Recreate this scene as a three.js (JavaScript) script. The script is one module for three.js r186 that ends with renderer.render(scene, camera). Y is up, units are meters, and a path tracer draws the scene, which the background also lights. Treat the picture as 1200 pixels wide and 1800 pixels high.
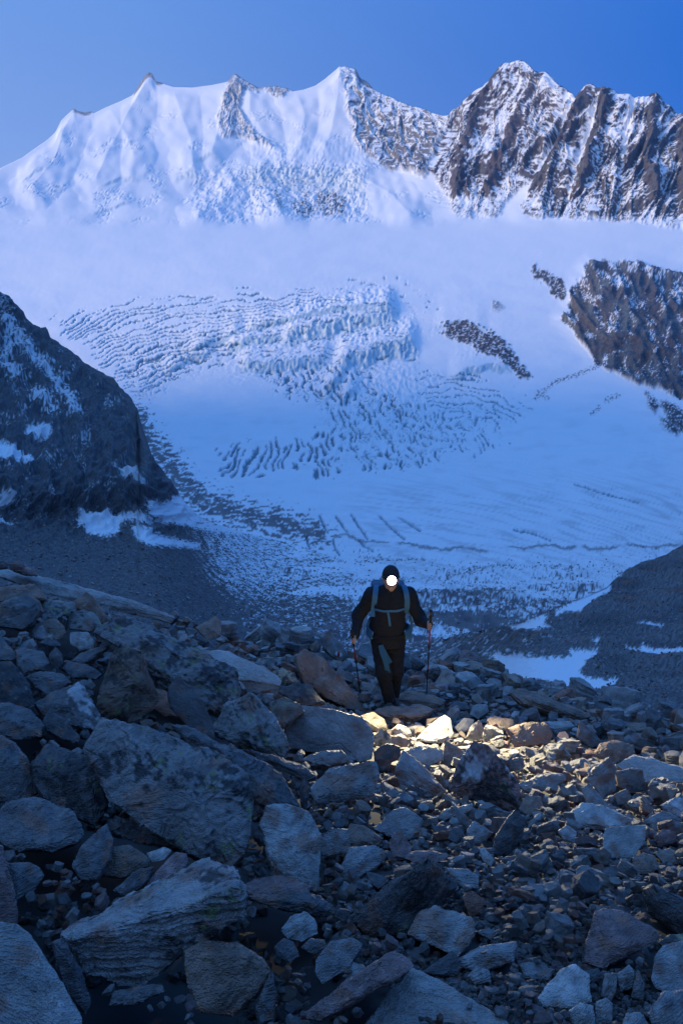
import * as THREE from 'three';
import { createNoise2D, createNoise3D } from 'simplex-noise';
import { ConvexGeometry } from 'three/addons/geometries/ConvexGeometry.js';
import { MarchingCubes } from 'three/addons/objects/MarchingCubes.js';
import { mergeGeometries, mergeVertices, toCreasedNormals } from 'three/addons/utils/BufferGeometryUtils.js';

// ---------------------------------------------------------------- camera, sky, sun, exposure
const scene = new THREE.Scene();
const VFOV = 58, PITCH = THREE.MathUtils.degToRad(9.8), EYE = new THREE.Vector3(0, 1.6, 0);
const camera = new THREE.PerspectiveCamera(VFOV, 2 / 3, 0.05, 9000);
camera.position.copy(EYE);
camera.rotation.set(-PITCH, 0, 0);
scene.add(camera);

const renderer = new THREE.WebGLRenderer({ antialias: true });
renderer.toneMapping = THREE.LinearToneMapping;
renderer.toneMappingExposure = 1.0;
renderer.shadowMap.enabled = true;

// twilight sky: deep blue overhead, paler towards the glow that lies behind the photographer's left shoulder
const GLOW = THREE.MathUtils.degToRad(-112);          // bearing of the twilight glow, from the view direction, left negative
{
  const W = 512, H = 256, data = new Float32Array(W * H * 4);
  const mix = (a, b, t) => a + (b - a) * t;
  const low = [[0.010, 0.158, 0.69], [0.48, 0.60, 0.96], [0.62, 0.76, 1.10]], high = [[0.001, 0.122, 0.59], [0.080, 0.265, 0.74], [0.26, 0.48, 1.0]], top = [0.14, 0.43, 1.14];
  for (let j = 0; j < H; j++) for (let i = 0; i < W; i++) {
    const el = (j + 0.5) / H * 180 - 90, a = ((i + 0.5) / W - 0.5) * 2 * Math.PI;       // a = atan2(z, x)
    const bearing = Math.atan2(Math.cos(a), -Math.sin(a));                               // from -z, right positive
    const w = (Math.cos(bearing - GLOW) + 1) / 2, e = Math.max(0, el);
    const k = w < 0.42 ? [0, 1, Math.max(0, (w - 0.12) / 0.30)] : [1, 2, (w - 0.42) / 0.58];
    const l = Math.exp(-e / 11), z = Math.min(1, Math.max(0, e - 16) / 55);
    for (let c = 0; c < 3; c++) {
      const lo = mix(low[k[0]][c], low[k[1]][c], k[2]), hi = mix(high[k[0]][c], high[k[1]][c], k[2]);
      data[(j * W + i) * 4 + c] = mix(mix(hi, top[c], z), lo, l);
    }
    data[(j * W + i) * 4 + 3] = 1;
  }
  const sky = new THREE.DataTexture(data, W, H, THREE.RGBAFormat, THREE.FloatType);
  sky.mapping = THREE.EquirectangularReflectionMapping; sky.magFilter = THREE.LinearFilter; sky.needsUpdate = true;
  scene.background = sky; scene.environment = sky;
}
// the twilight glow itself: weak, broad and faintly pink, just above the skyline behind the camera
const sun = new THREE.DirectionalLight(new THREE.Color(1.0, 0.80, 0.62), 3.2);
{
  const el = THREE.MathUtils.degToRad(14);
  sun.position.set(Math.sin(GLOW) * Math.cos(el), Math.sin(el), -Math.cos(GLOW) * Math.cos(el)).multiplyScalar(3000);
  sun.castShadow = true; sun.shadow.radius = 44; sun.shadow.mapSize.set(4096, 4096);
  Object.assign(sun.shadow.camera, { left: -2500, right: 2500, top: 2500, bottom: -2500, near: 10, far: 8000 });
  scene.add(sun, sun.target);
}

scene.fog = new THREE.FogExp2(new THREE.Color(0.10, 0.42, 1.0), 0.000035);      // thin morning haze

// ---------------------------------------------------------------- small tools
function rng(seed) { let s = seed >>> 0; return () => { s = (s + 0x6D2B79F5) | 0; let t = Math.imul(s ^ (s >>> 15), 1 | s); t = (t + Math.imul(t ^ (t >>> 7), 61 | t)) ^ t; return ((t ^ (t >>> 14)) >>> 0) / 4294967296; }; }
const n2a = createNoise2D(rng(11)), n2b = createNoise2D(rng(12)), n3 = createNoise3D(rng(13));
const clamp = (v, a = 0, b = 1) => v < a ? a : v > b ? b : v, lerp = (a, b, t) => a + (b - a) * t;
const smooth = (a, b, v) => { const t = clamp((v - a) / (b - a)); return t * t * (3 - 2 * t); };
const fbm2 = (x, y, o = 4, g = 0.5) => { let s = 0, a = 1, t = 0; for (let i = 0; i < o; i++) { s += a * n2a(x + i * 17.1, y - i * 9.7); t += a; a *= g; x *= 2.03; y *= 2.03; } return s / t; };
const ridge2 = (x, y, o = 4, g = 0.55) => { let s = 0, a = 1, t = 0; for (let i = 0; i < o; i++) { s += a * (1 - Math.abs(n2b(x + i * 31.7, y + i * 5.3)) * 2); t += a; a *= g; x *= 2.1; y *= 2.1; } return s / t; };
const fbm3 = (x, y, z, o = 3, g = 0.5) => { let s = 0, a = 1, t = 0; for (let i = 0; i < o; i++) { s += a * n3(x + i * 7.7, y + i * 3.1, z - i * 5.9); t += a; a *= g; x *= 2.05; y *= 2.05; z *= 2.05; } return s / t; };
const hash = (i, j = 0) => { let h = Math.imul(i | 0, 374761393) + Math.imul(j | 0, 668265263); h = Math.imul(h ^ (h >>> 13), 1274126177); return ((h ^ (h >>> 16)) >>> 0) / 4294967296; };
// signed distance to a polygon (negative inside) and distance to a polyline
function polySD(P, x, y) {
  let d = 1e18, inside = false;
  for (let i = 0, j = P.length - 1; i < P.length; j = i++) {
    const [ax, ay] = P[j], [bx, by] = P[i], ex = bx - ax, ey = by - ay, t = clamp(((x - ax) * ex + (y - ay) * ey) / (ex * ex + ey * ey || 1));
    const dx = x - ax - ex * t, dy = y - ay - ey * t; d = Math.min(d, dx * dx + dy * dy);
    if ((ay > y) !== (by > y) && x < (bx - ax) * (y - ay) / (by - ay) + ax) inside = !inside;
  }
  return inside ? -Math.sqrt(d) : Math.sqrt(d);
}
function lineDist(P, x, y) {
  let d = 1e18;
  for (let i = 1; i < P.length; i++) {
    const [ax, ay] = P[i - 1], [bx, by] = P[i], ex = bx - ax, ey = by - ay, t = clamp(((x - ax) * ex + (y - ay) * ey) / (ex * ex + ey * ey || 1));
    d = Math.min(d, Math.hypot(x - ax - ex * t, y - ay - ey * t));
  }
  return d;
}
const boxed = (P, pad) => { const xs = P.map((p) => p[0]), ys = P.map((p) => p[1]), b = [Math.min(...xs) - pad, Math.max(...xs) + pad, Math.min(...ys) - pad, Math.max(...ys) + pad]; return (x, y) => x < b[0] || x > b[1] || y < b[2] || y > b[3] ? pad : polySD(P, x, y); };
// monotone piecewise curve through [[x, y], ...]
function curve(pts) {
  const n = pts.length, m = [];
  const d = pts.slice(1).map((p, i) => (p[1] - pts[i][1]) / (p[0] - pts[i][0]));
  for (let i = 0; i < n; i++) m.push(i === 0 ? d[0] : i === n - 1 ? d[n - 2] : d[i - 1] * d[i] <= 0 ? 0 : 2 * d[i - 1] * d[i] / (d[i - 1] + d[i]));
  return (x) => {
    if (x <= pts[0][0]) return pts[0][1] + m[0] * (x - pts[0][0]);
    if (x >= pts[n - 1][0]) return pts[n - 1][1] + m[n - 1] * (x - pts[n - 1][0]);
    let i = 0; while (x > pts[i + 1][0]) i++;
    const h = pts[i + 1][0] - pts[i][0], t = (x - pts[i][0]) / h, t2 = t * t, t3 = t2 * t;
    return (2 * t3 - 3 * t2 + 1) * pts[i][1] + (t3 - 2 * t2 + t) * h * m[i] + (-2 * t3 + 3 * t2) * pts[i + 1][1] + (t3 - t2) * h * m[i + 1];
  };
}
function straight(pts) {
  return (x) => { if (x <= pts[0][0]) return pts[0][1]; for (let i = 1; i < pts.length; i++) if (x <= pts[i][0]) return lerp(pts[i - 1][1], pts[i][1], (x - pts[i - 1][0]) / (pts[i][0] - pts[i - 1][0])); return pts[pts.length - 1][1]; };
}
// survey of the place: bearings and heights were measured from the viewpoint in units of 1/1624 of a radian (x to the right, y downwards, 600 / 900 = straight ahead);
// with a distance they fix a point of the terrain in metres
const UNIT = 900 / Math.tan(THREE.MathUtils.degToRad(VFOV / 2)), CP = Math.cos(PITCH), SP = Math.sin(PITCH);
function survey(x, y, dist, out = new THREE.Vector3()) {
  const nx = (x - 600) / UNIT, ny = (900 - y) / UNIT, t = dist / (CP + ny * SP);
  return out.set(EYE.x + nx * t, EYE.y + (ny * CP - SP) * t, EYE.z - dist);
}
function tag(o, label, category, group, kind) { o.userData.label = label; o.userData.category = category; if (group) o.userData.group = group; if (kind) o.userData.kind = kind; return o; }
function put(o) { o.traverse((m) => { if (m.isMesh) { m.castShadow = true; m.receiveShadow = true; } }); scene.add(o); return o; }
// ---------------------------------------------------------------- the far terrain: mountains, glacier, moraine
const SNOW = [0.82, 0.83, 0.85], ICE = [0.42, 0.55, 0.60], ROCK_BROWN = [0.108, 0.094, 0.102], ROCK_GREY = [0.115, 0.112, 0.118], SCREE = [0.155, 0.145, 0.14], RUST = [0.26, 0.12, 0.075];
const SHADED_ICE = [0.16, 0.25, 0.31];  // blue ice with the shade of narrow cracks painted in
const mix3 = (a, b, t) => [a[0] + (b[0] - a[0]) * t, a[1] + (b[1] - a[1]) * t, a[2] + (b[2] - a[2]) * t];
const snowMat = new THREE.MeshStandardMaterial({ vertexColors: true, roughness: 0.85 });
const rockFarMat = new THREE.MeshStandardMaterial({ vertexColors: true, roughness: 0.9 });

// A sheet of terrain over a grid of survey columns xs and rows; ys(x) lists the heights of the rows, dist(x, y) their distance.
// relief(x, y, P) is a height in metres along the surface normal; paint(x, y, P, N, h) gives [colour, class].
function terrain({ xs, rows, ys, dist, relief, paint, back }) {
  const nc = xs.length, total = rows + (back ? 4 : 0), P = new Float32Array(nc * total * 3), v = new THREE.Vector3(), cols = xs.map((x) => ys(x));
  const S = new Float32Array(nc * total * 2), top = back ? 4 : 0;
  for (let i = 0; i < nc; i++) for (let j = 0; j < rows; j++) {
    const k = (j + top) * nc + i, x = xs[i], y = cols[i][j];
    survey(x, y, dist(x, y), v); P.set([v.x, v.y, v.z], k * 3); S[k * 2] = x; S[k * 2 + 1] = y;
  }
  if (back) for (let i = 0; i < nc; i++) for (let j = 0; j < 4; j++) {       // the far side of the ridge falls away behind the crest
    const k = j * nc + i, c = top * nc + i, q = [1, 0.6, 0.28, 0.08][j];
    P.set([P[c * 3], P[c * 3 + 1] - back * q * 0.8, P[c * 3 + 2] - back * q], k * 3); S[k * 2] = S[c * 2]; S[k * 2 + 1] = S[c * 2 + 1];
  }
  const index = new Uint32Array((nc - 1) * (total - 1) * 6); let q = 0;
  for (let j = 0; j < total - 1; j++) for (let i = 0; i < nc - 1; i++) { const a = j * nc + i, b = a + nc; index.set([a, b, a + 1, a + 1, b, b + 1], q); q += 6; }
  const g = new THREE.BufferGeometry(); g.setAttribute('position', new THREE.BufferAttribute(P, 3)); g.setIndex(new THREE.BufferAttribute(index, 1));
  g.computeVertexNormals();
  // relief along a smoothed normal
  const N0 = Float32Array.from(g.attributes.normal.array), H = new Float32Array(nc * total);
  for (let k = top * nc; k < nc * total; k++) {
    const p = [P[k * 3], P[k * 3 + 1], P[k * 3 + 2]], h = H[k] = relief(S[k * 2], S[k * 2 + 1], p);
    for (let c = 0; c < 3; c++) P[k * 3 + c] += N0[k * 3 + c] * h;
  }
  g.computeVertexNormals();
  const N = g.attributes.normal.array, C = new Float32Array(nc * total * 3), cls = new Uint8Array(nc * total);
  for (let k = 0; k < nc * total; k++) {
    const [c, s] = paint(S[k * 2], S[k * 2 + 1], [P[k * 3], P[k * 3 + 1], P[k * 3 + 2]], [N[k * 3], N[k * 3 + 1], N[k * 3 + 2]], H[k], k);
    C.set(c, k * 3); cls[k] = s;
  }
  return { P, N, C, cls, index, nc, total, H };
}
// the triangles of one class as a mesh of its own
function piece(t, want, name, mat, label, category) {
  const use = [], map = new Map(), p = [], n = [], c = [];
  for (let q = 0; q < t.index.length; q += 3) {
    const [a, b, d] = [t.index[q], t.index[q + 1], t.index[q + 2]], k = [t.cls[a], t.cls[b], t.cls[d]], s = k[0] === k[1] || k[0] === k[2] ? k[0] : k[1] === k[2] ? k[1] : k[0];
    if (s !== want) continue;
    for (const v of [a, b, d]) { let m = map.get(v); if (m === undefined) { m = map.size; map.set(v, m); for (let e = 0; e < 3; e++) { p.push(t.P[v * 3 + e]); n.push(t.N[v * 3 + e]); c.push(t.C[v * 3 + e]); } } use.push(m); }
  }
  if (!use.length) return null;
  const g = new THREE.BufferGeometry();
  g.setAttribute('position', new THREE.Float32BufferAttribute(p, 3)); g.setAttribute('normal', new THREE.Float32BufferAttribute(n, 3)); g.setAttribute('color', new THREE.Float32BufferAttribute(c, 3));
  g.setIndex(use);
  const m = new THREE.Mesh(g, mat); m.name = name; tag(m, label, category, null, 'structure');
  return put(m);
}
const range = (a, b, step) => { const n = Math.max(1, Math.round((b - a) / step)), out = []; for (let i = 0; i < n; i++) out.push(a + (b - a) * i / n); return out; };

// crest of the range against the sky
const crest = straight([[-400, 420], [-200, 365], [-60, 325], [0, 296], [40, 277], [85, 245], [98, 232], [108, 212], [120, 200], [131, 191], [136, 195], [148, 198], [160, 196], [166, 199], [188, 188], [212, 178], [232, 168], [238, 161], [250, 141], [256, 131], [262, 127], [268, 130], [274, 143], [286, 146], [305, 152], [340, 153], [372, 149], [402, 143], [408, 134], [414, 130], [422, 137], [430, 141], [440, 147], [450, 153], [456, 156], [468, 153], [486, 152], [500, 155], [516, 160], [535, 157], [555, 150], [572, 138], [586, 126], [597, 117], [612, 118], [624, 121], [628, 129], [634, 139], [641, 142], [648, 148], [653, 156], [666, 163], [684, 170], [700, 178], [720, 186], [738, 190], [760, 199], [776, 204], [789, 204], [794, 196], [806, 188], [822, 172], [838, 158], [848, 153], [858, 141], [870, 132], [880, 120], [890, 112], [902, 109], [912, 107], [921, 108], [928, 114], [936, 122], [943, 132], [950, 129], [958, 126], [966, 135], [974, 144], [986, 155], [998, 160], [1005, 165], [1011, 175], [1017, 168], [1026, 153], [1034, 150], [1041, 149], [1049, 155], [1058, 153], [1066, 157], [1078, 163], [1092, 167], [1104, 167], [1114, 172], [1126, 171], [1140, 172], [1150, 167], [1158, 171], [1166, 181], [1178, 189], [1190, 202], [1210, 208], [1300, 190], [1500, 230]]);
// distance of the ground along each bearing
const DL = curve([[250, 3150], [330, 2800], [400, 2480], [440, 2200], [500, 1880], [560, 1540], [620, 1340], [700, 1150], [780, 1010], [860, 860], [960, 660], [1050, 480], [1150, 340], [1290, 235]].map(([a, b]) => [a, Math.log(b)]));
const DM = curve([[107, 3560], [160, 3440], [250, 3230], [300, 3040], [345, 2900], [385, 2640], [420, 2300], [480, 1860], [540, 1530], [620, 1345], [700, 1185], [780, 1050], [870, 880], [960, 680], [1050, 480], [1150, 340], [1290, 235]].map(([a, b]) => [a, Math.log(b)]));
const DR = curve([[107, 2960], [200, 2790], [300, 2600], [388, 2430], [415, 2260], [455, 1980], [500, 1720], [560, 1500], [640, 1290], [700, 1165], [780, 1010], [870, 830], [960, 650], [1050, 470], [1150, 335], [1290, 235]].map(([a, b]) => [a, Math.log(b)]));
const buttress = [[1026, 468], [1036, 460], [1060, 458], [1110, 460], [1160, 471], [1220, 490], [1330, 520], [1500, 600], [1500, 900], [1220, 712], [1190, 698], [1150, 682], [1120, 676], [1080, 655], [1060, 648], [1046, 638], [1030, 612], [1018, 598], [1008, 584], [985, 558], [1002, 545], [1000, 528], [998, 510], [1012, 500], [1014, 492], [1028, 486]];
const buttressSD = boxed(buttress, 90);
function mainDist(x, y) {
  const a = DL(y), b = DM(y), c = DR(y), l = x < 600 ? lerp(a, b, smooth(-100, 560, x)) : lerp(b, c, smooth(640, 1150, x));
  let d = Math.exp(l);
  const s = buttressSD(x, y);
  if (s < 30) { const cliff = 1290 - (y - 460) * 0.75; d = lerp(d, Math.min(d, cliff), smooth(24, -80, s) * 0.32); }
  return d;
}
// outlines of bare rock in the range and the glacier
const Z = (P, pad = 60) => boxed(P, pad);
const rockRight = Z([[792, 190], [800, 60], [1500, 60], [1500, 430], [1215, 400], [1190, 399], [1165, 397], [1150, 392], [1120, 386], [1085, 387], [1050, 386], [1000, 386], [960, 382], [936, 384], [920, 376], [917, 362], [928, 338], [931, 322], [915, 330], [896, 345], [884, 362], [878, 376], [860, 379], [846, 372], [830, 368], [826, 378], [806, 380], [797, 372], [788, 352], [784, 338], [772, 326], [764, 312], [752, 302], [760, 276], [772, 246], [784, 215]], 80);
const rockMid = Z([[592, 100], [625, 100], [652, 140], [700, 160], [800, 190], [784, 215], [772, 246], [760, 276], [745, 312], [728, 306], [712, 300], [700, 296], [690, 300], [672, 290], [656, 280], [642, 272], [630, 262], [618, 236], [612, 200], [606, 170], [597, 140]], 50);
const rockPyramid = Z([[402, 128], [415, 118], [440, 140], [466, 150], [452, 163], [428, 163], [422, 190], [432, 215], [446, 232], [466, 252], [476, 264], [452, 258], [436, 244], [412, 240], [396, 246], [388, 232], [384, 206], [388, 190], [398, 166]], 50);
const rockRidge = Z([[462, 146], [500, 150], [512, 158], [504, 166], [494, 176], [482, 170], [470, 162]], 30);
const rockNeedle = Z([[250, 130], [262, 118], [272, 132], [288, 142], [284, 150], [276, 150], [270, 141], [264, 136], [257, 143], [246, 158], [236, 168], [236, 162]], 30);
const rockSummit = Z([[620, 112], [630, 124], [645, 138], [656, 154], [650, 157], [640, 152], [630, 146], [625, 136]], 30);
const rockPeakFar = Z([[128, 186], [140, 192], [164, 194], [158, 202], [148, 204], [140, 200], [130, 198]], 20);
const rockSerac = [Z([[478, 334], [486, 336], [496, 372], [490, 374]], 20), Z([[512, 358], [536, 350], [556, 366], [552, 378], [520, 380]], 30), Z([[558, 336], [590, 338], [608, 352], [606, 374], [572, 376], [556, 352]], 30), Z([[530, 336], [545, 338], [538, 345]], 20)];
const rockMiddle = Z([[778, 572], [792, 566], [812, 568], [842, 577], [872, 592], [893, 607], [886, 612], [904, 630], [922, 648], [932, 660], [928, 668], [914, 664], [904, 652], [884, 642], [862, 630], [846, 622], [828, 610], [800, 596], [780, 588]], 60);
const rockOutcrop = Z([[935, 476], [940, 468], [950, 474], [966, 484], [984, 490], [994, 504], [996, 520], [988, 528], [976, 522], [966, 508], [950, 494], [938, 486]], 40);
const rockFoot = [Z([[1134, 690], [1146, 698], [1158, 716], [1150, 728], [1140, 716]], 30), Z([[1160, 706], [1180, 710], [1240, 748], [1240, 782], [1196, 758], [1170, 738]], 40), Z([[1156, 730], [1172, 738], [1194, 756], [1188, 766], [1166, 752]], 30)];
const rockHole = Z([[866, 528], [880, 528], [884, 540], [874, 550], [866, 544]], 30);
const ribs = [[[940, 700], [958, 686], [974, 672], [1000, 663], [1050, 644]], [[944, 690], [962, 699]], [[1040, 726], [1052, 716]], [[1064, 704], [1086, 695]]];
// crevasses: one family of nearly parallel cracks inside an outline. s measures across them, t along them
function family(P, s, t, spacing, width, length, share, depth, seed) {
  const zone = Z(P, 40);
  return (x, y) => {
    const z = zone(x, y); if (z > 12) return 0;
    const edge = smooth(12, -22, z), w = n2a(x / 60 + seed, y / 40) * spacing * 0.6 + n2b(x / 11, y / 8 + seed) * spacing * 0.16 + n2a(x / 3.7 + seed, y / 3.7) * spacing * 0.09;
    const a = s(x, y) / spacing + w / spacing, k = Math.floor(a), f = a - k, c = 0.3 + 0.4 * hash(k, seed);
    const gate = n2b(t(x, y) / (length * 0.9) + hash(k, seed + 5) * 90, k * 3.7 + seed), open = smooth(1 - share * 2 * edge, 1 - share * 2 * edge + 0.32, gate + 0.10 + 0.25 * n2a(x / 7, y / 7 + seed));
    if (open <= 0) return 0;
    const half = 0.78 * width * (0.4 + 0.6 * open) / spacing / 2 * (0.6 + hash(k, seed + 9) * 0.8);
    return depth * (1 - smooth(half * 0.55, half * 1.25, Math.abs(f - c))) * (0.5 + 0.5 * open);
  };
}
// broken ice: a network of cracks between tilted blocks
const network = (x, y, s) => { const wx = x + n2b(x / s * 0.5, y / s * 0.5) * s * 0.5, v = Math.abs(n2a(wx / s, y / (s * 0.62) + 31)), u = Math.abs(n2b(wx / (s * 0.55) + 9, y / (s * 0.4))); return Math.max(1 - smooth(0.03, 0.13, v), 0.75 * (1 - smooth(0.02, 0.10, u)) * smooth(-0.1, 0.4, n2a(x / s * 0.4 + 3, y / s * 0.4))); };
const brokenZones = [[Z([[400, 575], [480, 560], [600, 545], [700, 548], [735, 600], [735, 640], [640, 662], [560, 655], [430, 655], [395, 630]], 30), 11, 5], [Z([[560, 640], [640, 640], [700, 690], [770, 740], [800, 790], [740, 830], [650, 830], [600, 790], [560, 720], [470, 690], [450, 655]], 30), 13, 7], [Z([[720, 690], [800, 690], [920, 730], [900, 770], [800, 800], [720, 770]], 30), 9, 4], [Z([[235, 640], [330, 600], [400, 600], [400, 650], [300, 680], [240, 730]], 30), 9, 5], [Z([[700, 540], [770, 550], [790, 580], [760, 600], [715, 580]], 20), 8, 3]];
const brokenAt = (x, y) => { let b = 0; for (const [z, s, m] of brokenZones) { const d = z(x, y); if (d < 8) b = Math.max(b, smooth(8, -14, d + n2a(x / 20, y / 20) * 12) * network(x, y, s) * m * smooth(-0.35, 0.25, n2b(x / 30 + s, y / 22))); } return b; };
const arc = (x) => 78 * Math.exp(-(x - 170) / 150) + 0.00022 * (x - 620) ** 2 * (x > 620 ? 1.4 : 0);
const crevasses = [
  family([[70, 560], [180, 536], [300, 520], [450, 505], [600, 512], [700, 534], [700, 548], [560, 548], [480, 574], [420, 598], [400, 640], [340, 652], [280, 690], [238, 700], [205, 672], [160, 625]], (x, y) => y - arc(x), (x) => x, 7.4, 2.5, 120, 0.80, 8, 1),
  family([[235, 610], [300, 590], [380, 590], [430, 610], [400, 646], [330, 652], [270, 700], [238, 690], [222, 650]], (x, y) => y - arc(x) * 1.25, (x) => x, 12, 4.0, 60, 0.62, 12, 2),
  family([[395, 590], [470, 560], [560, 540], [700, 540], [735, 600], [730, 640], [640, 660], [560, 660], [430, 655], [390, 640]], (x, y) => y + 0.14 * (x - 560), (x) => x, 9, 3, 34, 0.42, 8, 3),
  family([[372, 786], [430, 776], [500, 766], [552, 752], [592, 748], [604, 836], [566, 842], [480, 836], [410, 852], [372, 836]], (x, y) => x - lerp(-0.62, 0.18, smooth(380, 590, x)) * (y - 800), (x, y) => y, 12.5, 5.6, 26, 0.66, 16, 4),
  family([[556, 640], [640, 640], [690, 690], [750, 750], [790, 800], [720, 836], [650, 838], [606, 800], [578, 744], [540, 700], [480, 684], [452, 652]], (x, y) => x - 0.42 * (y - 720), (x, y) => y, 13, 5.4, 24, 0.50, 15, 5),
  family([[440, 650], [560, 650], [610, 690], [600, 730], [520, 704], [450, 672]], (x, y) => x + 0.5 * y, (x, y) => y, 16, 6, 24, 0.4, 12, 6),
  family([[640, 690], [720, 690], [830, 740], [900, 770], [860, 812], [780, 806], [700, 780]], (x, y) => x - 0.5 * y, (x, y) => y, 10, 3.6, 18, 0.46, 9, 7),
  family([[716, 668], [770, 648], [840, 645], [905, 690], [940, 716], [900, 748], [820, 760], [760, 742]], (x, y) => Math.hypot((x - 790) * 0.62, y - 790), (x) => x, 9, 2.4, 90, 0.72, 8, 8),
  family([[770, 700], [860, 700], [915, 728], [880, 762], [790, 768], [752, 740]], (x, y) => x + 0.25 * y, (x, y) => y, 12, 3.4, 26, 0.45, 7, 9),
  family([[588, 484], [700, 482], [770, 510], [780, 552], [724, 556], [690, 530], [600, 500]], (x, y) => y + 0.02 * x, (x) => x, 9, 3.4, 28, 0.40, 6, 10),
  family([[980, 840], [1080, 850], [1240, 880], [1240, 985], [1080, 962], [960, 930]], (x, y) => y - 0.30 * x, (x) => x, 15, 2.6, 90, 0.34, 4, 11),
  family([[1090, 940], [1240, 930], [1240, 1000], [1090, 985]], (x, y) => y - 0.62 * x, (x) => x, 9, 3, 40, 0.5, 4, 12),
];
const cracks = [[[590, 908], [600, 922], [611, 937]], [[617, 904], [630, 926], [646, 946]], [[666, 906], [686, 926], [711, 948]], [[700, 908], [722, 922], [738, 932]], [[562, 908], [568, 922], [576, 936]], [[585, 950], [590, 964], [597, 974]], [[632, 950], [640, 958], [655, 966]], [[538, 942], [541, 956], [544, 964]], [[904, 930], [930, 936], [966, 950]], [[1010, 852], [1060, 866], [1120, 884]]].map((P) => [P, Z(P, 12)]);
// ice cliffs: upper edge, height of the face in survey units, height of the step in metres
const cliffs = [[[[440, 580], [499, 566], [576, 551], [660, 545], [692, 549]], 9, 9], [[[500, 592], [545, 579], [590, 567], [646, 558], [692, 553]], 25, 22], [[[402, 608], [440, 599], [498, 590]], 14, 12], [[[424, 640], [480, 640], [530, 637], [577, 629]], 17, 14], [[[598, 634], [646, 620], [695, 609], [730, 606]], 25, 22], [[[796, 662], [830, 649], [860, 642], [892, 646]], 12, 10], [[[340, 616], [372, 600], [420, 584]], 9, 8], [[[296, 652], [330, 632], [372, 618]], 8, 8], [[[572, 690], [590, 670], [606, 656]], 18, 15], [[[600, 708], [616, 690], [626, 680]], 14, 12], [[[430, 300], [470, 296], [540, 300], [620, 306], [640, 318]], 34, 14], [[[770, 572], [800, 566], [850, 578]], 5, 6], [[[345, 285], [370, 276], [390, 284]], 7, 9], [[[165, 372], [205, 362], [230, 356]], 6, 8], [[[40, 320], [62, 306], [80, 300]], 7, 8], [[[185, 328], [212, 314], [240, 318]], 6, 8], [[[312, 310], [340, 302], [352, 316]], 14, 12]];
const cliffAt = (x, y, out) => {
  let h = 0, face = 0;
  for (const [P, f, m] of cliffs) {
    if (x < P[0][0] - 12 || x > P[P.length - 1][0] + 12 || y < P[0][1] - 90 || y > P[0][1] + 120) continue;
    let e = P[P.length - 1][1]; for (let i = 1; i < P.length; i++) if (x <= P[i][0]) { e = lerp(P[i - 1][1], P[i][1], clamp((x - P[i - 1][0]) / (P[i][0] - P[i - 1][0]))); break; }
    const end = smooth(-12, 14, x - P[0][0]) * smooth(-12, 14, P[P.length - 1][0] - x), d = y - e + n2a(x / 9, y / 14) * f * 0.2 + n2b(x / 34, y / 60) * f * 0.25;
    h += 0.38 * m * end * (d < 0 ? smooth(-60, -2, d) : 1 - smooth(0, f, d));
    face = Math.max(face, end * smooth(-1.5, 1.5, d) * (1 - smooth(f * 0.8, f * 1.15, d)));
  }
  out[0] = h; out[1] = face;
};
const ca = [0, 0];
// spurs of the snow mountain: sharp crests between smooth faces
const spurs = [[[262, 130], [246, 172], [222, 214], [196, 262], [170, 318]], [[190, 188], [204, 214], [226, 246], [236, 280]], [[302, 152], [318, 200], [336, 250], [340, 300]], [[404, 142], [390, 190], [384, 236], [372, 280]], [[440, 148], [440, 200], [470, 250], [500, 285]], [[520, 160], [536, 206], [530, 250], [512, 290]], [[597, 118], [594, 170], [584, 226], [566, 284]], [[130, 192], [112, 240], [96, 290], [60, 330]], [[640, 320], [690, 350], [720, 384]], [[460, 300], [466, 340], [500, 392]], [[420, 300], [400, 340], [350, 384]]].map((P) => [P, boxed(P.concat([...P].reverse().map(([x, y]) => [x + 0.5, y + 0.5])), 50)]);
const spurLift = (x, y) => { let h = 0; const w = n2a(x / 30, y / 30) * 5; for (const [P, z] of spurs) if (z(x, y) < 49) { const d = lineDist(P, x, y) + w; h = Math.max(h, 13 * Math.max(0, 1 - d / 42)); } return h; };
// ribs of the rocky right-hand peaks run down to the left; measure across (a) and along (b) them
function ribField(x, y) {
  const lean = 0.44, a = x + (y - 250) * lean, b = y;
  const wa = a + n2a(a / 70, b / 120) * 16 + n2b(a / 22, b / 40) * 4;
  return [wa, b];
}
const mainRibs = [[[1036, 146], [1012, 196], [986, 246], [958, 296], [930, 336]], [[944, 130], [926, 170], [908, 212], [890, 256], [872, 300], [862, 340]], [[880, 118], [856, 160], [836, 220], [812, 290], [800, 340]], [[1066, 156], [1058, 200], [1040, 260], [1022, 330]], [[1150, 166], [1140, 220], [1136, 290], [1150, 350]], [[1200, 200], [1196, 300], [1204, 380]]];
const mainGullies = [[[1008, 180], [988, 226], [962, 276], [934, 318], [916, 346]], [[934, 140], [914, 186], [898, 224], [876, 270]], [[1052, 160], [1036, 220], [1010, 290], [996, 350]], [[1110, 180], [1098, 240], [1090, 310]], [[1000, 166], [980, 200], [960, 236]]];
const ribLift = (x, y) => { let h = 0; const w = n2a(x / 18, y / 18) * 4; for (const P of mainRibs) h = Math.max(h, 1 - smooth(0, 15, lineDist(P, x, y) + w)); for (const P of mainGullies) { const d = lineDist(P, x, y) + w; if (d < 10) h -= 0.8 * (1 - smooth(0, 10, d)); } return h; };
function rockRelief(x, y, size) {
  const [a, b] = ribField(x, y);
  return 22 * size * ribLift(x, y) + size * (22 * ridge2(a / 74, b / 260, 2) + 10 * ridge2(a / 27 + 4, b / 90, 3) + 4.5 * ridge2(a / 10, b / 26 + 7, 3) + 2.6 * fbm2(a / 4, b / 6, 2));
}
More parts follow.
